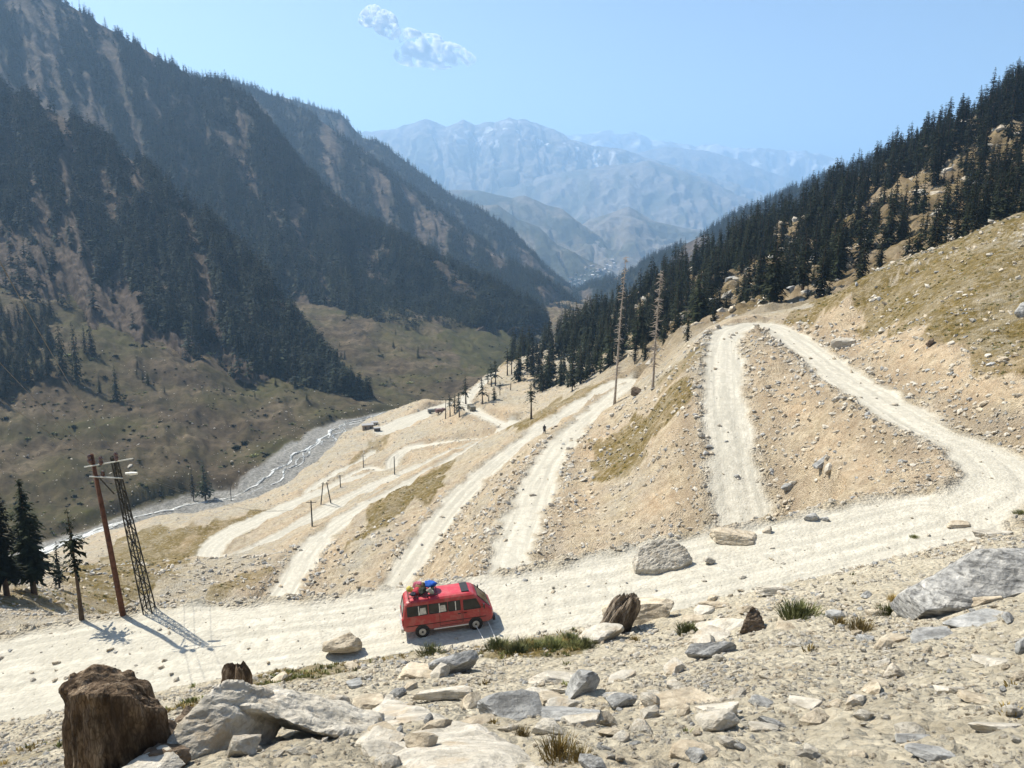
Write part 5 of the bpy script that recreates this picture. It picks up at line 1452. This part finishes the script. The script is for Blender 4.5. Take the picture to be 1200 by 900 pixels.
# ---- electric poles
M_RUST = plain('rusty_brown_pole', (.10, .045, .028), .9, .1, .3, .45, 5, .01)
M_LATT = plain('weathered_grey_lattice', (.035, .033, .027), .75, .1, .3, .35, 8)
M_GALV = plain('pale_galvanised_arm', (.55, .55, .50), .5, .4, .4, .15, 8)
M_PORC = plain('brown_porcelain', (.07, .028, .02), .25, 0, .6, .2, 8)
def pole_pair():
    base1 = hit(145, 721, y0=25); base2 = hit(176, 716, y0=25)
    d1 = to_px(*base1)[2]; d2 = to_px(*base2)[2]
    def above(base, px, py):
        a, s = slope_px(px, py); return Vector((a * base.y, base.y, s * base.y))
    top1 = above(base1, 107, 532); top2 = above(base2, 133, 535)
    t = empty('utility_pole', base1); 
    def L(p): return Vector(p) - base1
    m = MB(); m.tube([L(base1) - Vector((0, 0, .5)), L(base1.lerp(top1, .5)), L(top1)], [.155, .135, .10], 12); m.build('pole', M_RUST, t, True)
    m = MB(); w0, w1 = .25, .11
    ax = (top2 - base2); cs = []
    for sx, sy in ((-1, -1), (1, -1), (1, 1), (-1, 1)):
        a = L(base2) + Vector((sx * w0, sy * w0, -.3)); b = L(top2) + Vector((sx * w1, sy * w1, 0)); m.tube([a, b], .042, 4); cs.append((a, b))
    m.build('lattice_post', M_LATT, t)
    nseg = 17
    br = MB()
    for k in range(nseg):
        for f in range(4):
            a = cs[f]; b = cs[(f + 1) % 4]
            q0, q1 = k / nseg, (k + 1) / nseg
            p, q = (a[0].lerp(a[1], q0), b[0].lerp(b[1], q1)) if (k + f) % 2 else (b[0].lerp(b[1], q0), a[0].lerp(a[1], q1))
            br.tube([p, q], .025, 4)
            br.tube([a[0].lerp(a[1], q1), b[0].lerp(b[1], q1)], .02, 4)
    tag(br.build('lattice_brace', M_LATT, t), kind='stuff')
    for a, b, r in (((101, 546), (158, 536), .035), ((107, 557), (146, 559), .035)):
        A = L(above(base1, *a)); B = L(above(base2, *b)); m = MB(); m.tube([A + Vector((0, -.2, 0)), B + Vector((0, -.2, 0))], r, 6); m.build('crossarm', M_GALV, t)
    m = MB(); m.tube([L(above(base1, 113, 556)), L(above(base2, 134, 579))], .035, 5); m.build('brace', M_LATT, t)
    for px_, py_ in ((107, 536), (120, 538), (138, 533)):
        A = L(above(base1, px_, py_)); m = MB(); m.tube([A + Vector((0, -.2, -.28)), A + Vector((0, -.2, -.12)), A + Vector((0, -.2, 0)), A + Vector((0, -.2, .1)), A + Vector((0, -.2, .2))], [.05, .13, .08, .12, .05], 8); m.build('insulator', M_PORC, t)
    m = MB(); A = L(above(base1, 120, 552)); m.tube([A, A + Vector((0, 0, -.2)), A + Vector((0, 0, -.4))], [.06, .1, .05], 8); m.build('insulator', M_PORC, t)
    m = MB(); A = L(above(base2, 147, 555)); m.tube([A, A + Vector((.30, 0, .0)), A + Vector((.65, 0, .02))], [.06, .10, .06], 10); m.build('lamp_housing', M_GALV, t)
    tag(t, 'twin power pole, a rusty round post and a steel lattice post joined by crossarms', 'power pole')
    return [above(base1, 107, 536), above(base1, 120, 538), above(base2, 138, 533)]
ends = pole_pair()
def h_pole(px, py, hpx, label, legs=1, y0=150, arm=True, spread=4):
    p = hit(px, py, y0=y0); dep = to_px(*p)[2]; H = hpx / FPX * dep
    t = empty('utility_pole', p)
    for k in range(legs):
        dx = (k - (legs - 1) / 2) * spread / FPX * dep
        m = MB(); m.tube([(dx, 0, -.3), (dx * (.35 if legs > 1 else 1), 0, H)], [.16, .12], 6); m.build('pole', M_LATT, t)
    if arm:
        m = MB(); m.tube([(-1.0, 0, H * .93), (1.0, 0, H * .93)], .07, 5); m.build('crossarm', M_LATT, t)
    tag(t, label, 'power pole'); return p + Vector((0, 0, H))
h1 = h_pole(366, 617, 32, 'single power pole with crossarm standing on the lower bend of the zigzag road', 1, 150)
h2 = h_pole(382, 590, 26, 'two-legged power pole on the zigzag road', 2, 150, True, 12)
h3 = h_pole(399, 571, 15, 'short power pole just beyond the two-legged one', 1, 180)
h4 = h_pole(426, 548, 15, 'power pole farther down by the small zigzag', 1, 200)
h5 = h_pole(462.5, 556, 22, 'power pole beside the inner loop of the zigzag road', 1, 180, False)
h_pole(271, 587, 17, 'thin pole standing at the edge of the river gravel', 1, 220, False)
M_WIRE = plain('wire', (.08, .08, .08), .5, .5, .4, .1, 8)
for i, e in enumerate(ends):
    m = MB(); tgt = h1 + Vector(((i - 1) * .9, 0, -.2)); pts = []
    for k in range(25):
        q = k / 24; p = e.lerp(tgt, q); p.z -= 5.0 * 4 * q * (1 - q) * .5; pts.append(p)
    m.tube(pts, .010, 4); tag(m.build('wire', M_WIRE), ['far left wire running down from the twin power pole', 'middle wire running down from the twin power pole', 'right hand wire running down from the twin power pole'][i], 'wire')
    m = MB(); tgt = Vector((-6 + i * 2.2, -3, 9)); pts = []
    for k in range(25):
        q = k / 24; p = e.lerp(tgt, q); p.z -= 4.0 * q * (1 - q); pts.append(p)
    m.tube(pts, .010, 4); tag(m.build('wire', M_WIRE), ['overhead wire passing from the round post over the road', 'overhead wire passing from the middle insulator over the road', 'overhead wire passing from the lattice post over the road'][i], 'wire')

# ---- stumps
def wood_mat(name, lo, mid, hi):
    g = NM(name); p = g.obj((1, 1, .16))
    n = g.noise(p, 7, 9, .7, .3); n2 = g.noise(g.obj((1, 1, .5)), 2.2, 6, .6)
    c = g.ramp(n, [(.32, lo), (.5, mid), (.68, hi)])
    cr = g.voro(g.obj((1, 1, .25)), 26, 'Distance', 'DISTANCE_TO_EDGE')
    c = g.mix(g.ramp(cr, [(.0, .55), (.15, 0.0)]), c, (.02, .014, .01))
    c = g.mix(g.ramp(n2, [(.45, 0.0), (.6, .8)]), c, (.035, .024, .016))
    g.set('Base Color', c); g.set('Roughness', .95); g.set('Specular IOR Level', .1); g.bump(n, .08, 1.0); return g.m
M_STUMP = wood_mat('weathered_stump_wood', (.06, .042, .028), (.19, .135, .088), (.42, .33, .23))
M_DRIFT = wood_mat('grey_driftwood', (.11, .085, .06), (.25, .20, .15), (.42, .36, .28))
def stump(px, py, wpx, hpx, label, seed, y0=3, lean=(0, 0), jag=.28, name='tree_stump', down=1.2, Y=None, mat=None):
    if Y: p = Vector(P(px, py, Y))
    else: p = hit(px, py, y0=y0)
    dep = to_px(*p)[2]; R = wpx / FPX * dep / 2; H = hpx / FPX * dep
    n = 96; m = 46; V = []; F = []
    for i in range(m):
        q = i / (m - 1)
        for k in range(n):
            a = 6.283 * k / n; ca, sa = math.cos(a), math.sin(a)
            fl = .10 * float(vnoise(a * 2.2 + seed, seed, 1)) + .09 * float(ridged(np.array(a * 5.0 + 3 * seed), np.array(q * 1.4), 3, seed)) 
            wr = 1 + fl * 1.2 + .10 * float(vnoise(ca * 2.5 + seed, sa * 2.5 + q * 3.2, 2)) + .05 * float(vnoise(a * 16, q * 2.2, 9)) + .12 * (1 - q) ** 3
            if q > .8: wr *= 1 - .22 * ((q - .8) / .2) ** 2
            top = H * (1 - jag * (.5 + .75 * float(vnoise(ca * 1.2 + seed * 3, sa * 1.5, 4)) + .22 * float(vnoise(ca * 5 + seed, sa * 5, 6)) + .10 * float(vnoise(ca * 15 + seed, sa * 15, 8))))
            z = -down + (top + down) * q
            V.append((ca * R * wr + lean[0] * z, sa * R * wr * .85 + lean[1] * z, z))
    for i in range(m - 1):
        for k in range(n): F.append((i * n + k, i * n + (k + 1) % n, (i + 1) * n + (k + 1) % n, (i + 1) * n + k))
    # hollow broken top
    prev = (m - 1) * n
    for j, (rr, dz) in enumerate(((.80, -.06), (.55, -.22), (.3, -.12), (.04, -.2))):
        st = len(V)
        for k in range(n):
            o = V[(m - 1) * n + k]; a = 6.283 * k / n
            cx, cy = lean[0] * o[2], lean[1] * o[2]
            zc = o[2] * rr + (1 - rr) * H * .93 + dz * H * .15 + .13 * H * float(vnoise(math.cos(a) * 7 * rr + j, math.sin(a) * 7 * rr, 31 + seed))
            V.append((cx + (o[0] - cx) * rr, cy + (o[1] - cy) * rr, zc))
        for k in range(n): F.append((prev + k, prev + (k + 1) % n, st + (k + 1) % n, st + k))
        prev = st
    o = link(name, np_mesh(name, V, F, mat or M_STUMP, False)); o.location = p
    return tag(o, label, 'tree stump')
hull_rock([(72, 806, 8.4), (84, 792, 8.6), (112, 784, 8.8), (140, 786, 8.9), (160, 790, 8.8), (178, 803, 8.7), (192, 828, 8.7), (188, 836, 8.2), (150, 815, 8.0), (100, 812, 8.0), (78, 815, 8.1)], 1.7,
          'big rotten brown tree stump with a ragged broken top, nearest the viewer', M_STUMP, 911, .072, (-.02, .0), 'tree_stump', 'tree stump', .35)
stump(279, 815, 32, 44, 'small jagged brown stump peeping over the large pale rock', 5, y0=10, jag=.45, down=.6)
stump(716, 742, 34, 50, 'curved grey-brown driftwood stump at the road edge beside the flat-topped block', 8, y0=15, lean=(.45, 0), jag=.35, down=.4, mat=M_DRIFT)
# dark root litter between stump and pale rock
for i, (px_, py_, w) in enumerate([(205, 870, 44), (222, 846, 34), (196, 895, 40)]):
    set_rock(px_, py_, w, ['dark brown clod of root wood behind the big stump', 'highest dark clod between the big stump and the pale rock', 'lowest dark clod at the foot of the big stump'][i], 'dark', df=.9, hf=.7, sub=4, seed=880 + i, rough=.2, name='root_clod', cat='clod')

# ---- shrubs and tufts
M_SHRUB = foliage_material('shrub_leaves', (.10, .115, .04), (.18, .19, .075), (.28, .27, .13))
M_STRAW = foliage_material('dry_grass', (.20, .15, .05), (.34, .25, .09), (.45, .36, .17))
M_TUFT = foliage_material('green_grass', (.10, .12, .035), (.19, .20, .07), (.30, .28, .12))
def tuft_mesh(seed, n, mat, spread=.5, up=1.0, wid=.03):
    r = random.Random(seed); V = []; F = []
    for k in range(n):
        a = r.uniform(0, 6.28); d = r.uniform(0, spread) ; x, y = math.cos(a) * d, math.sin(a) * d
        h = r.uniform(.4, 1) * up * (1.1 - d * .8); b = r.uniform(0, 6.28); ox, oy = math.cos(b) * h * .45 + x * .5, math.sin(b) * h * .45 + y * .5
        wx_, wy_ = math.cos(b + 1.57) * wid, math.sin(b + 1.57) * wid; n0 = len(V)
        V += [(x - wx_, y - wy_, -.05), (x + wx_, y + wy_, -.05), (x + ox * .5 + wx_, y + oy * .5 + wy_, h * .65), (x + ox * .5 - wx_, y + oy * .5 - wy_, h * .65), (x + ox, y + oy, h)]
        F += [(n0, n0 + 1, n0 + 2, n0 + 3), (n0 + 3, n0 + 2, n0 + 4, n0 + 4)]
    me = bpy.data.meshes.new('tuft'); me.from_pydata(V, [], [f if f[2] != f[3] else f[:3] for f in F]); me.materials.append(mat); me.update(); return me
SH = [tuft_mesh(i, 620, M_SHRUB, .6, .62, .013) for i in range(3)]
DRY = [tuft_mesh(10 + i, 300, M_STRAW, .45, .62, .010) for i in range(2)]
GR = [tuft_mesh(20 + i, 380, M_TUFT, .6, .5, .011) for i in range(3)]
def plant(px_, py_, w, me, label, name, cat, y0=4):
    h = hit(px_, py_, y0=y0)
    if h is None: return
    s = w / FPX * to_px(*h)[2] / 1.1
    o = link(name, me); o.location = h; o.scale = (s, s, s); o.rotation_euler = (0, 0, random.uniform(0, 6)); tag(o, label, cat)
plant(937, 724, 38, SH[0], 'round green shrub right of the pointed brown rock', 'shrub', 'shrub')
plant(1042, 720, 26, GR[0], 'fresh green grass tuft below the banded slab', 'grass_tuft', 'grass tuft')
plant(1046, 704, 16, DRY[0], 'dry yellow tuft at the tip of the banded slab', 'grass_tuft', 'grass tuft')
plant(1008, 738, 30, DRY[1], 'rust-coloured dry tuft in the middle of the sandy slope', 'grass_tuft', 'grass tuft')
plant(985, 732, 20, DRY[0], 'pale dry tuft left of the rust-coloured one', 'grass_tuft', 'grass tuft')
plant(655, 886, 50, DRY[0], 'yellow-brown dry tuft at the lower end of the widest slab', 'grass_tuft', 'grass tuft')
plant(680, 892, 34, DRY[1], 'dry tuft right of the yellow-brown one at the bottom', 'grass_tuft', 'grass tuft')
plant(612, 862, 20, DRY[1], 'small dry tuft under the tilted grey and white slab', 'grass_tuft', 'grass tuft')
plant(744, 752, 14, DRY[0], 'small orange tuft beneath the flat-topped tan block', 'grass_tuft', 'grass tuft')
plant(807, 742, 24, SH[1], 'low green shrub left of the pale ramp', 'shrub', 'shrub')
plant(1071, 630, 0.01 + 9, GR[1], 'small green tuft at the inside of the road bend', 'grass_tuft', 'grass tuft', 20)
plant(1196, 603, 14, GR[2], 'green tuft on the outer side of the bend at the picture edge', 'grass_tuft', 'grass tuft', 20)
plant(505, 766, 26, GR[0], 'green tuft beside the van rear wheel shadow', 'grass_tuft', 'grass tuft', 15)
for i in range(17):
    x = 585 + i * 6.9 + random.uniform(-3, 3); y = 764 - i * .7 + random.uniform(-4, 5)
    h = hit(x, y, y0=15)
    if h is None: continue
    s = random.uniform(16, 27) / FPX * to_px(*h)[2] / 1.1
    o = link('shrub', SH[i % 3] if i % 3 == 0 else (GR[i % 3] if i % 3 == 1 else DRY[i % 2])); o.location = h; o.scale = (s, s, s * .9); tag(o, 'low green shrub in the row along the road edge right of the van', 'shrub', 'shrubs along the road edge right of the van')
def grass_cover():
    pts = []; sc = []; n = 26000
    y = np.exp(RNG.uniform(math.log(6 + C0), math.log(170 + C0), n)) - C0; a = RNG.uniform(-.74, .74, n); x = a * (y + C0)
    z, i, j = h_arr(x, y)
    g = GRASS[i, j] + np.clip(fbm(x / 5, y / 5, 3, 301) - .25, 0, 1) * (y < 42)
    ok = (RNG.uniform(0, 1, n) < sstep(.35, .85, g) * .9 + .004) & (ROADM[i, j] < .2)
    x, y, z = x[ok], y[ok], z[ok]; m = len(x)
    s = RNG.uniform(.10, .26, m) * (1 + y / 150)
    scatter_obj('grass', 'sparse dry grass tufts on the slopes', np.stack([x, y, z], 1), np.stack([s, s, s], 1), np.stack([0 * s, 0 * s, RNG.uniform(0, 6.28, m)], 1), RNG.integers(0, 4, m),
                [tuft_mesh(40 + q, 30, mm, .6, .6, .05) for q, mm in enumerate((M_TUFT, M_STRAW, M_TUFT, M_STRAW))])
grass_cover()
def valley_scrub():
    n = 15000; y = np.exp(RNG.uniform(math.log(250), math.log(900), n)); a = RNG.uniform(-.74, .2, n); x = a * (y + C0)
    z, i, j = h_arr(x, y); cl = fbm(x / 24, y / 24, 4, 401)
    ok = (VALLEY[i, j] > .5) & (RIVM[i, j] < .2) & (RNG.uniform(0, 1, n) < np.clip(.10 + 1.3 * cl, .01, 1)) & (y < 820)
    x, y, z = x[ok], y[ok], z[ok]; m = len(x); s = RNG.uniform(.35, 1.1, m) * (1 + RNG.uniform(0, 1, m) ** 8 * 2)
    scatter_obj('scrub', 'low dark scrub dotted over the far valley slopes', np.stack([x, y, z], 1), np.stack([s * 1.5, s * 1.5, s], 1), np.stack([0 * s, 0 * s, RNG.uniform(0, 6.28, m)], 1), RNG.integers(0, 3, m),
                [tuft_mesh(60 + q, 36, mm, .6, .7, .10) for q, mm in enumerate((M_FIR, M_SHRUB, M_FIR))])
valley_scrub()

# ---- far vehicles, people, huts
def small_truck(px_, py_, Lm, col, label, rz, y0=200, cargo=None, cat='truck'):
    p = hit(px_, py_, y0=y0)
    if p is None: return
    t = empty(cat.replace(' ', '_'), p, rz)
    m = MB(); m.box((-.2 * Lm, 0, 1.35), (.58 * Lm, 2.0, 1.3)); m.box((-.2 * Lm, 0, .65), (.62 * Lm, 1.8, .15)); m.build('body', paint('far_vehicle_paint', col, .5, .1, .5), t)
    m = MB(); x = .33 * Lm; vs = [(x - .14 * Lm, -.95, .6), (x + .16 * Lm, -.95, .6), (x + .16 * Lm, .95, .6), (x - .14 * Lm, .95, .6), (x - .14 * Lm, -.88, 2.1), (x + .07 * Lm, -.88, 2.1), (x + .07 * Lm, .88, 2.1), (x - .14 * Lm, .88, 2.1), (x + .16 * Lm, -.95, 1.3), (x + .16 * Lm, .95, 1.3)]
    m.add(vs, [(0, 1, 8, 5, 4), (3, 7, 6, 9, 2), (4, 5, 6, 7), (0, 4, 7, 3), (1, 2, 9, 8), (8, 9, 6, 5), (0, 3, 2, 1)]); m.build('cab', paint('far_cab_paint', col, .5, .1, .3), t)
    m = MB(); m.add([(x + .155 * Lm + .02, -.8, 1.34), (x + .155 * Lm + .02, .8, 1.34), (x + .075 * Lm + .02, .75, 2.02), (x + .075 * Lm + .02, -.75, 2.02)], [(0, 1, 2, 3)]); m.build('windshield', M_GLASS, t)
    for sx in (-.32, .30):
        for sy in (-.92, .92):
            m = MB(); m.tube([(sx * Lm, sy - .1, .42), (sx * Lm, sy + .1, .42)], .42, 10); m.build('wheel', M_RUBBER, t)
    tag(t, label, cat)
small_truck(552.5, 481, 5.4, (.10, .09, .06), 'small dark truck coming up the little road under the pines', 1.9)
small_truck(507.5, 484, 5.0, (.05, .055, .06), 'left one of two dark vehicles parked on the pale flat', .4)
small_truck(516.3, 484, 4.6, (.12, .05, .045), 'right one of two dark vehicles parked on the pale flat', .5)
def hut(px_, py_, w, dpt, hh, label, col=(.25, .2, .15), roof=(.3, .3, .3), rz=.3, y0=250, name='hut'):
    p = hit(px_, py_, y0=y0)
    if p is None: return
    t = empty(name, p, rz)
    m = MB(); m.box((0, 0, hh / 2 - .3), (w, dpt, hh + .6)); m.build('wall', plain('hut_wall', col, .9, 0, .1, .3, 2), t)
    m = MB(); m.box((0, 0, hh + .1), (w * 1.12, dpt * 1.12, .2)); m.build('roof', plain('hut_roof', roof, .8, 0, .1, .2, 2), t)
    for q in (-.25, .25):
        m = MB(); m.box((q * w, -dpt / 2 - .02, hh * .5), (w * .16, .06, hh * .4)); m.build('window' if q < 0 else 'door', M_BLACK, t)
    tag(t, label, name)
hut(431, 503, 5, 3.4, 2.3, 'small brown roadside hut on the edge above the river', y0=250)
hut(439, 499, 3.2, 2.6, 1.9, 'smaller shed behind the brown roadside hut', (.4, .36, .3), y0=250)
hut(442, 505, 2.6, 2, 1.4, 'low dark shed in front of the brown roadside hut', (.08, .06, .05), y0=250)

# ---- person on the road (seen about ten pixels tall)
def person(px_, py_, Hm, label, c, y0=120):
    p = hit(px_, py_, y0=y0)
    me = bpy.data.meshes.new('person'); s = Hm / 1.7
    pts = {'pelvis': (0, 0, .92), 'belly': (0, 0, 1.08), 'chest': (0, .01, 1.30), 'neck': (0, .01, 1.46), 'head': (0, .02, 1.56), 'crown': (0, .02, 1.68),
           'hipl': (-.10, 0, .86), 'kneel': (-.12, .05, .48), 'anklel': (-.12, -.02, .08), 'toel': (-.13, .14, .04), 'hipr': (.10, 0, .86), 'kneer': (.12, .10, .48), 'ankler': (.13, .12, .08), 'toer': (.14, .27, .04),
           'shl': (-.20, 0, 1.38), 'ell': (-.26, -.04, 1.12), 'wrl': (-.25, .06, .90), 'hal': (-.25, .09, .81), 'shr': (.20, 0, 1.38), 'elr': (.27, -.02, 1.12), 'wrr': (.26, .08, .90), 'har': (.26, .11, .81)}
    rad = {'pelvis': .16, 'belly': .15, 'chest': .17, 'neck': .06, 'head': .10, 'crown': .075, 'hipl': .10, 'kneel': .075, 'anklel': .05, 'toel': .04, 'hipr': .10, 'kneer': .075, 'ankler': .05, 'toer': .04, 'shl': .08, 'ell': .055, 'wrl': .04, 'hal': .04, 'shr': .08, 'elr': .055, 'wrr': .04, 'har': .04}
    ks = list(pts); E = [('pelvis', 'belly'), ('belly', 'chest'), ('chest', 'neck'), ('neck', 'head'), ('head', 'crown'), ('pelvis', 'hipl'), ('hipl', 'kneel'), ('kneel', 'anklel'), ('anklel', 'toel'), ('pelvis', 'hipr'), ('hipr', 'kneer'), ('kneer', 'ankler'), ('ankler', 'toer'),
        ('chest', 'shl'), ('shl', 'ell'), ('ell', 'wrl'), ('wrl', 'hal'), ('chest', 'shr'), ('shr', 'elr'), ('elr', 'wrr'), ('wrr', 'har')]
    me.from_pydata([tuple(q * s for q in pts[k]) for k in ks], [(ks.index(a), ks.index(b)) for a, b in E], [])
    o = link('person', me); sk = o.modifiers.new('skin', 'SKIN')
    for i, k in enumerate(ks): me.skin_vertices[0].data[i].radius = (rad[k] * s, rad[k] * s)
    me.skin_vertices[0].data[0].use_root = True
    sb = o.modifiers.new('smooth', 'SUBSURF'); sb.levels = 1; sb.render_levels = 1
    me.materials.append(plain('dark_clothes', c, .9, 0, .1, .2, 5)); o.location = p
    # long loose shirt
    m = MB(); m.tube([(0, 0, .52 * s), (0, 0, .95 * s), (0, .01, 1.25 * s), (0, .01, 1.42 * s)], [.24 * s, .19 * s, .20 * s, .12 * s], 12); m.build('shirt', plain('loose_shirt', c, .9, 0, .1, .2, 5), o)
    m = MB(); m.tube([(0, .02, 1.60 * s), (0, .015, 1.67 * s), (0, .01, 1.72 * s)], [.105 * s, .10 * s, .04 * s], 10); m.build('hair', M_BLACK, o)
    tag(o, label, 'person')
person(638.0, 508.5, 1.75, 'person in a long dark shirt walking along the road strip', (.05, .045, .045))
set_rock(651.5, 500, 6, 'small dark stone on the road strip near the walking person', 'dark', sub=2, y0=120)
set_rock(647, 503, 4, 'tiny dark stone closest to the walking person', 'dark', sub=2, y0=120)

# ---- the distant village
def village():
    r = random.Random(4); k = 0
    mats = [plain('village_wall', c, .9, 0, .1, .15, .2) for c in ((.40, .38, .34), (.30, .27, .23), (.46, .45, .42))]
    mr = [plain('village_roof', c, .6, .2, .3, .1, .2) for c in ((.28, .29, .30), (.5, .5, .5), (.2, .15, .12))]
    bpy.context.view_layer.update(); dg = bpy.context.evaluated_depsgraph_get()
    for i in range(72):
        q = r.random()
        px_ = 668 + 46 * q + r.gauss(0, 7); py_ = 338 - 26 * q + r.gauss(0, 5)
        u = (px_ - 600) / FPX; v = (450 - py_) / FPX
        d = Vector((u, CP_ + v * SP_, -SP_ + v * CP_)).normalized(); o_ = Vector((0, 0, 0)); loc = None
        for _ in range(4):
            ok, l, nn, fi, ob, mm = SC.ray_cast(dg, o_, d, distance=30000)
            if not ok: break
            if ob.name.startswith(('haze', 'cloud')): o_ = l + d * 1; continue
            loc = l; break
        if loc is None or loc.y < 2600: continue
        x, Y, z = loc; s = z / Y
        sz = r.uniform(9, 18) * Y / 4500; hh = sz * .45
        t = empty('house', (x, Y, z - 1), r.uniform(0, 3.14))
        m = MB(); m.box((0, 0, hh / 2), (sz, sz * .7, hh)); m.build('wall', mats[i % 3], t)
        m = MB(); w, d = sz * .54, sz * .38; m.add([(-w, -d, hh), (w, -d, hh), (w, d, hh), (-w, d, hh), (-w, 0, hh + sz * .22), (w, 0, hh + sz * .22)], [(0, 1, 5, 4), (2, 3, 4, 5), (0, 4, 3), (1, 2, 5), (0, 3, 2, 1)]); m.build('roof', mr[i % 3], t)
        tag(t, 'tiny pale house of the hazy village at the valley mouth', 'house', 'houses of the distant village')
village()

# ---- clouds above the haze
def cloud(px_, py_, Y, wpx, hpx, label, seed, puffs):
    a, s = slope_px(px_, py_); c = Vector((a * Y, Y, s * Y))
    w = wpx / FPX * Y / CP_; h = hpx / FPX * Y
    m = bpy.data.materials.new('cloud_vapour'); m.use_nodes = True; n = m.node_tree.nodes; L = m.node_tree.links; n.clear()
    v = n.new('ShaderNodeVolumePrincipled'); o = n.new('ShaderNodeOutputMaterial'); L.new(v.outputs[0], o.inputs['Volume'])
    v.inputs['Color'].default_value = (1, 1, 1, 1); v.inputs['Anisotropy'].default_value = .0
    tc = n.new('ShaderNodeNewGeometry'); t = n.new('ShaderNodeTexNoise'); L.new(tc.outputs['Position'], t.inputs['Vector']); t.inputs['Scale'].default_value = 4.6 / h; t.inputs['Detail'].default_value = 7; t.inputs['Roughness'].default_value = .65
    r = n.new('ShaderNodeMapRange'); L.new(t.outputs['Fac'], r.inputs['Value']); r.inputs['From Min'].default_value = .50; r.inputs['From Max'].default_value = .62; r.inputs['To Min'].default_value = 0; r.inputs['To Max'].default_value = 120.0 / h
    L.new(r.outputs[0], v.inputs['Density'])
    R2 = random.Random(seed); b = None; bm = bmesh.new()
    for dx, dz, rr in puffs:
        mt = Matrix.Translation((dx * w, R2.uniform(-.1, .1) * w, dz * h)) @ Matrix.Diagonal((rr * w, rr * w * .8, rr * h * 1.3, 1))
        bmesh.ops.create_icosphere(bm, subdivisions=3, radius=1, matrix=mt)
    me = bpy.data.meshes.new('cloud'); bm.to_mesh(me); bm.free(); me.materials.append(m)
    V = np.array([v_.co[:] for v_ in me.vertices]); V += (n3(V / h, .9, seed)[:, None]) * h * .25; me.vertices.foreach_set('co', V.astype(np.float32).ravel())
    ob = link('cloud', me); ob.location = c; tag(ob, label, 'cloud')
cloud(447, 28, 19000, 40, 30, 'smaller wispy white cloud, upper left of the pair', 3, [(-.25, .25, .28), (.1, .05, .34), (.32, -.25, .22)])
cloud(512, 58, 19000, 92, 54, 'larger white cloud trailing a wisp to the right', 4, [(-.28, .25, .16), (-.22, -.1, .24), (-.02, -.12, .26), (.18, -.1, .2), (.36, -.2, .12), (-.05, .15, .15)])
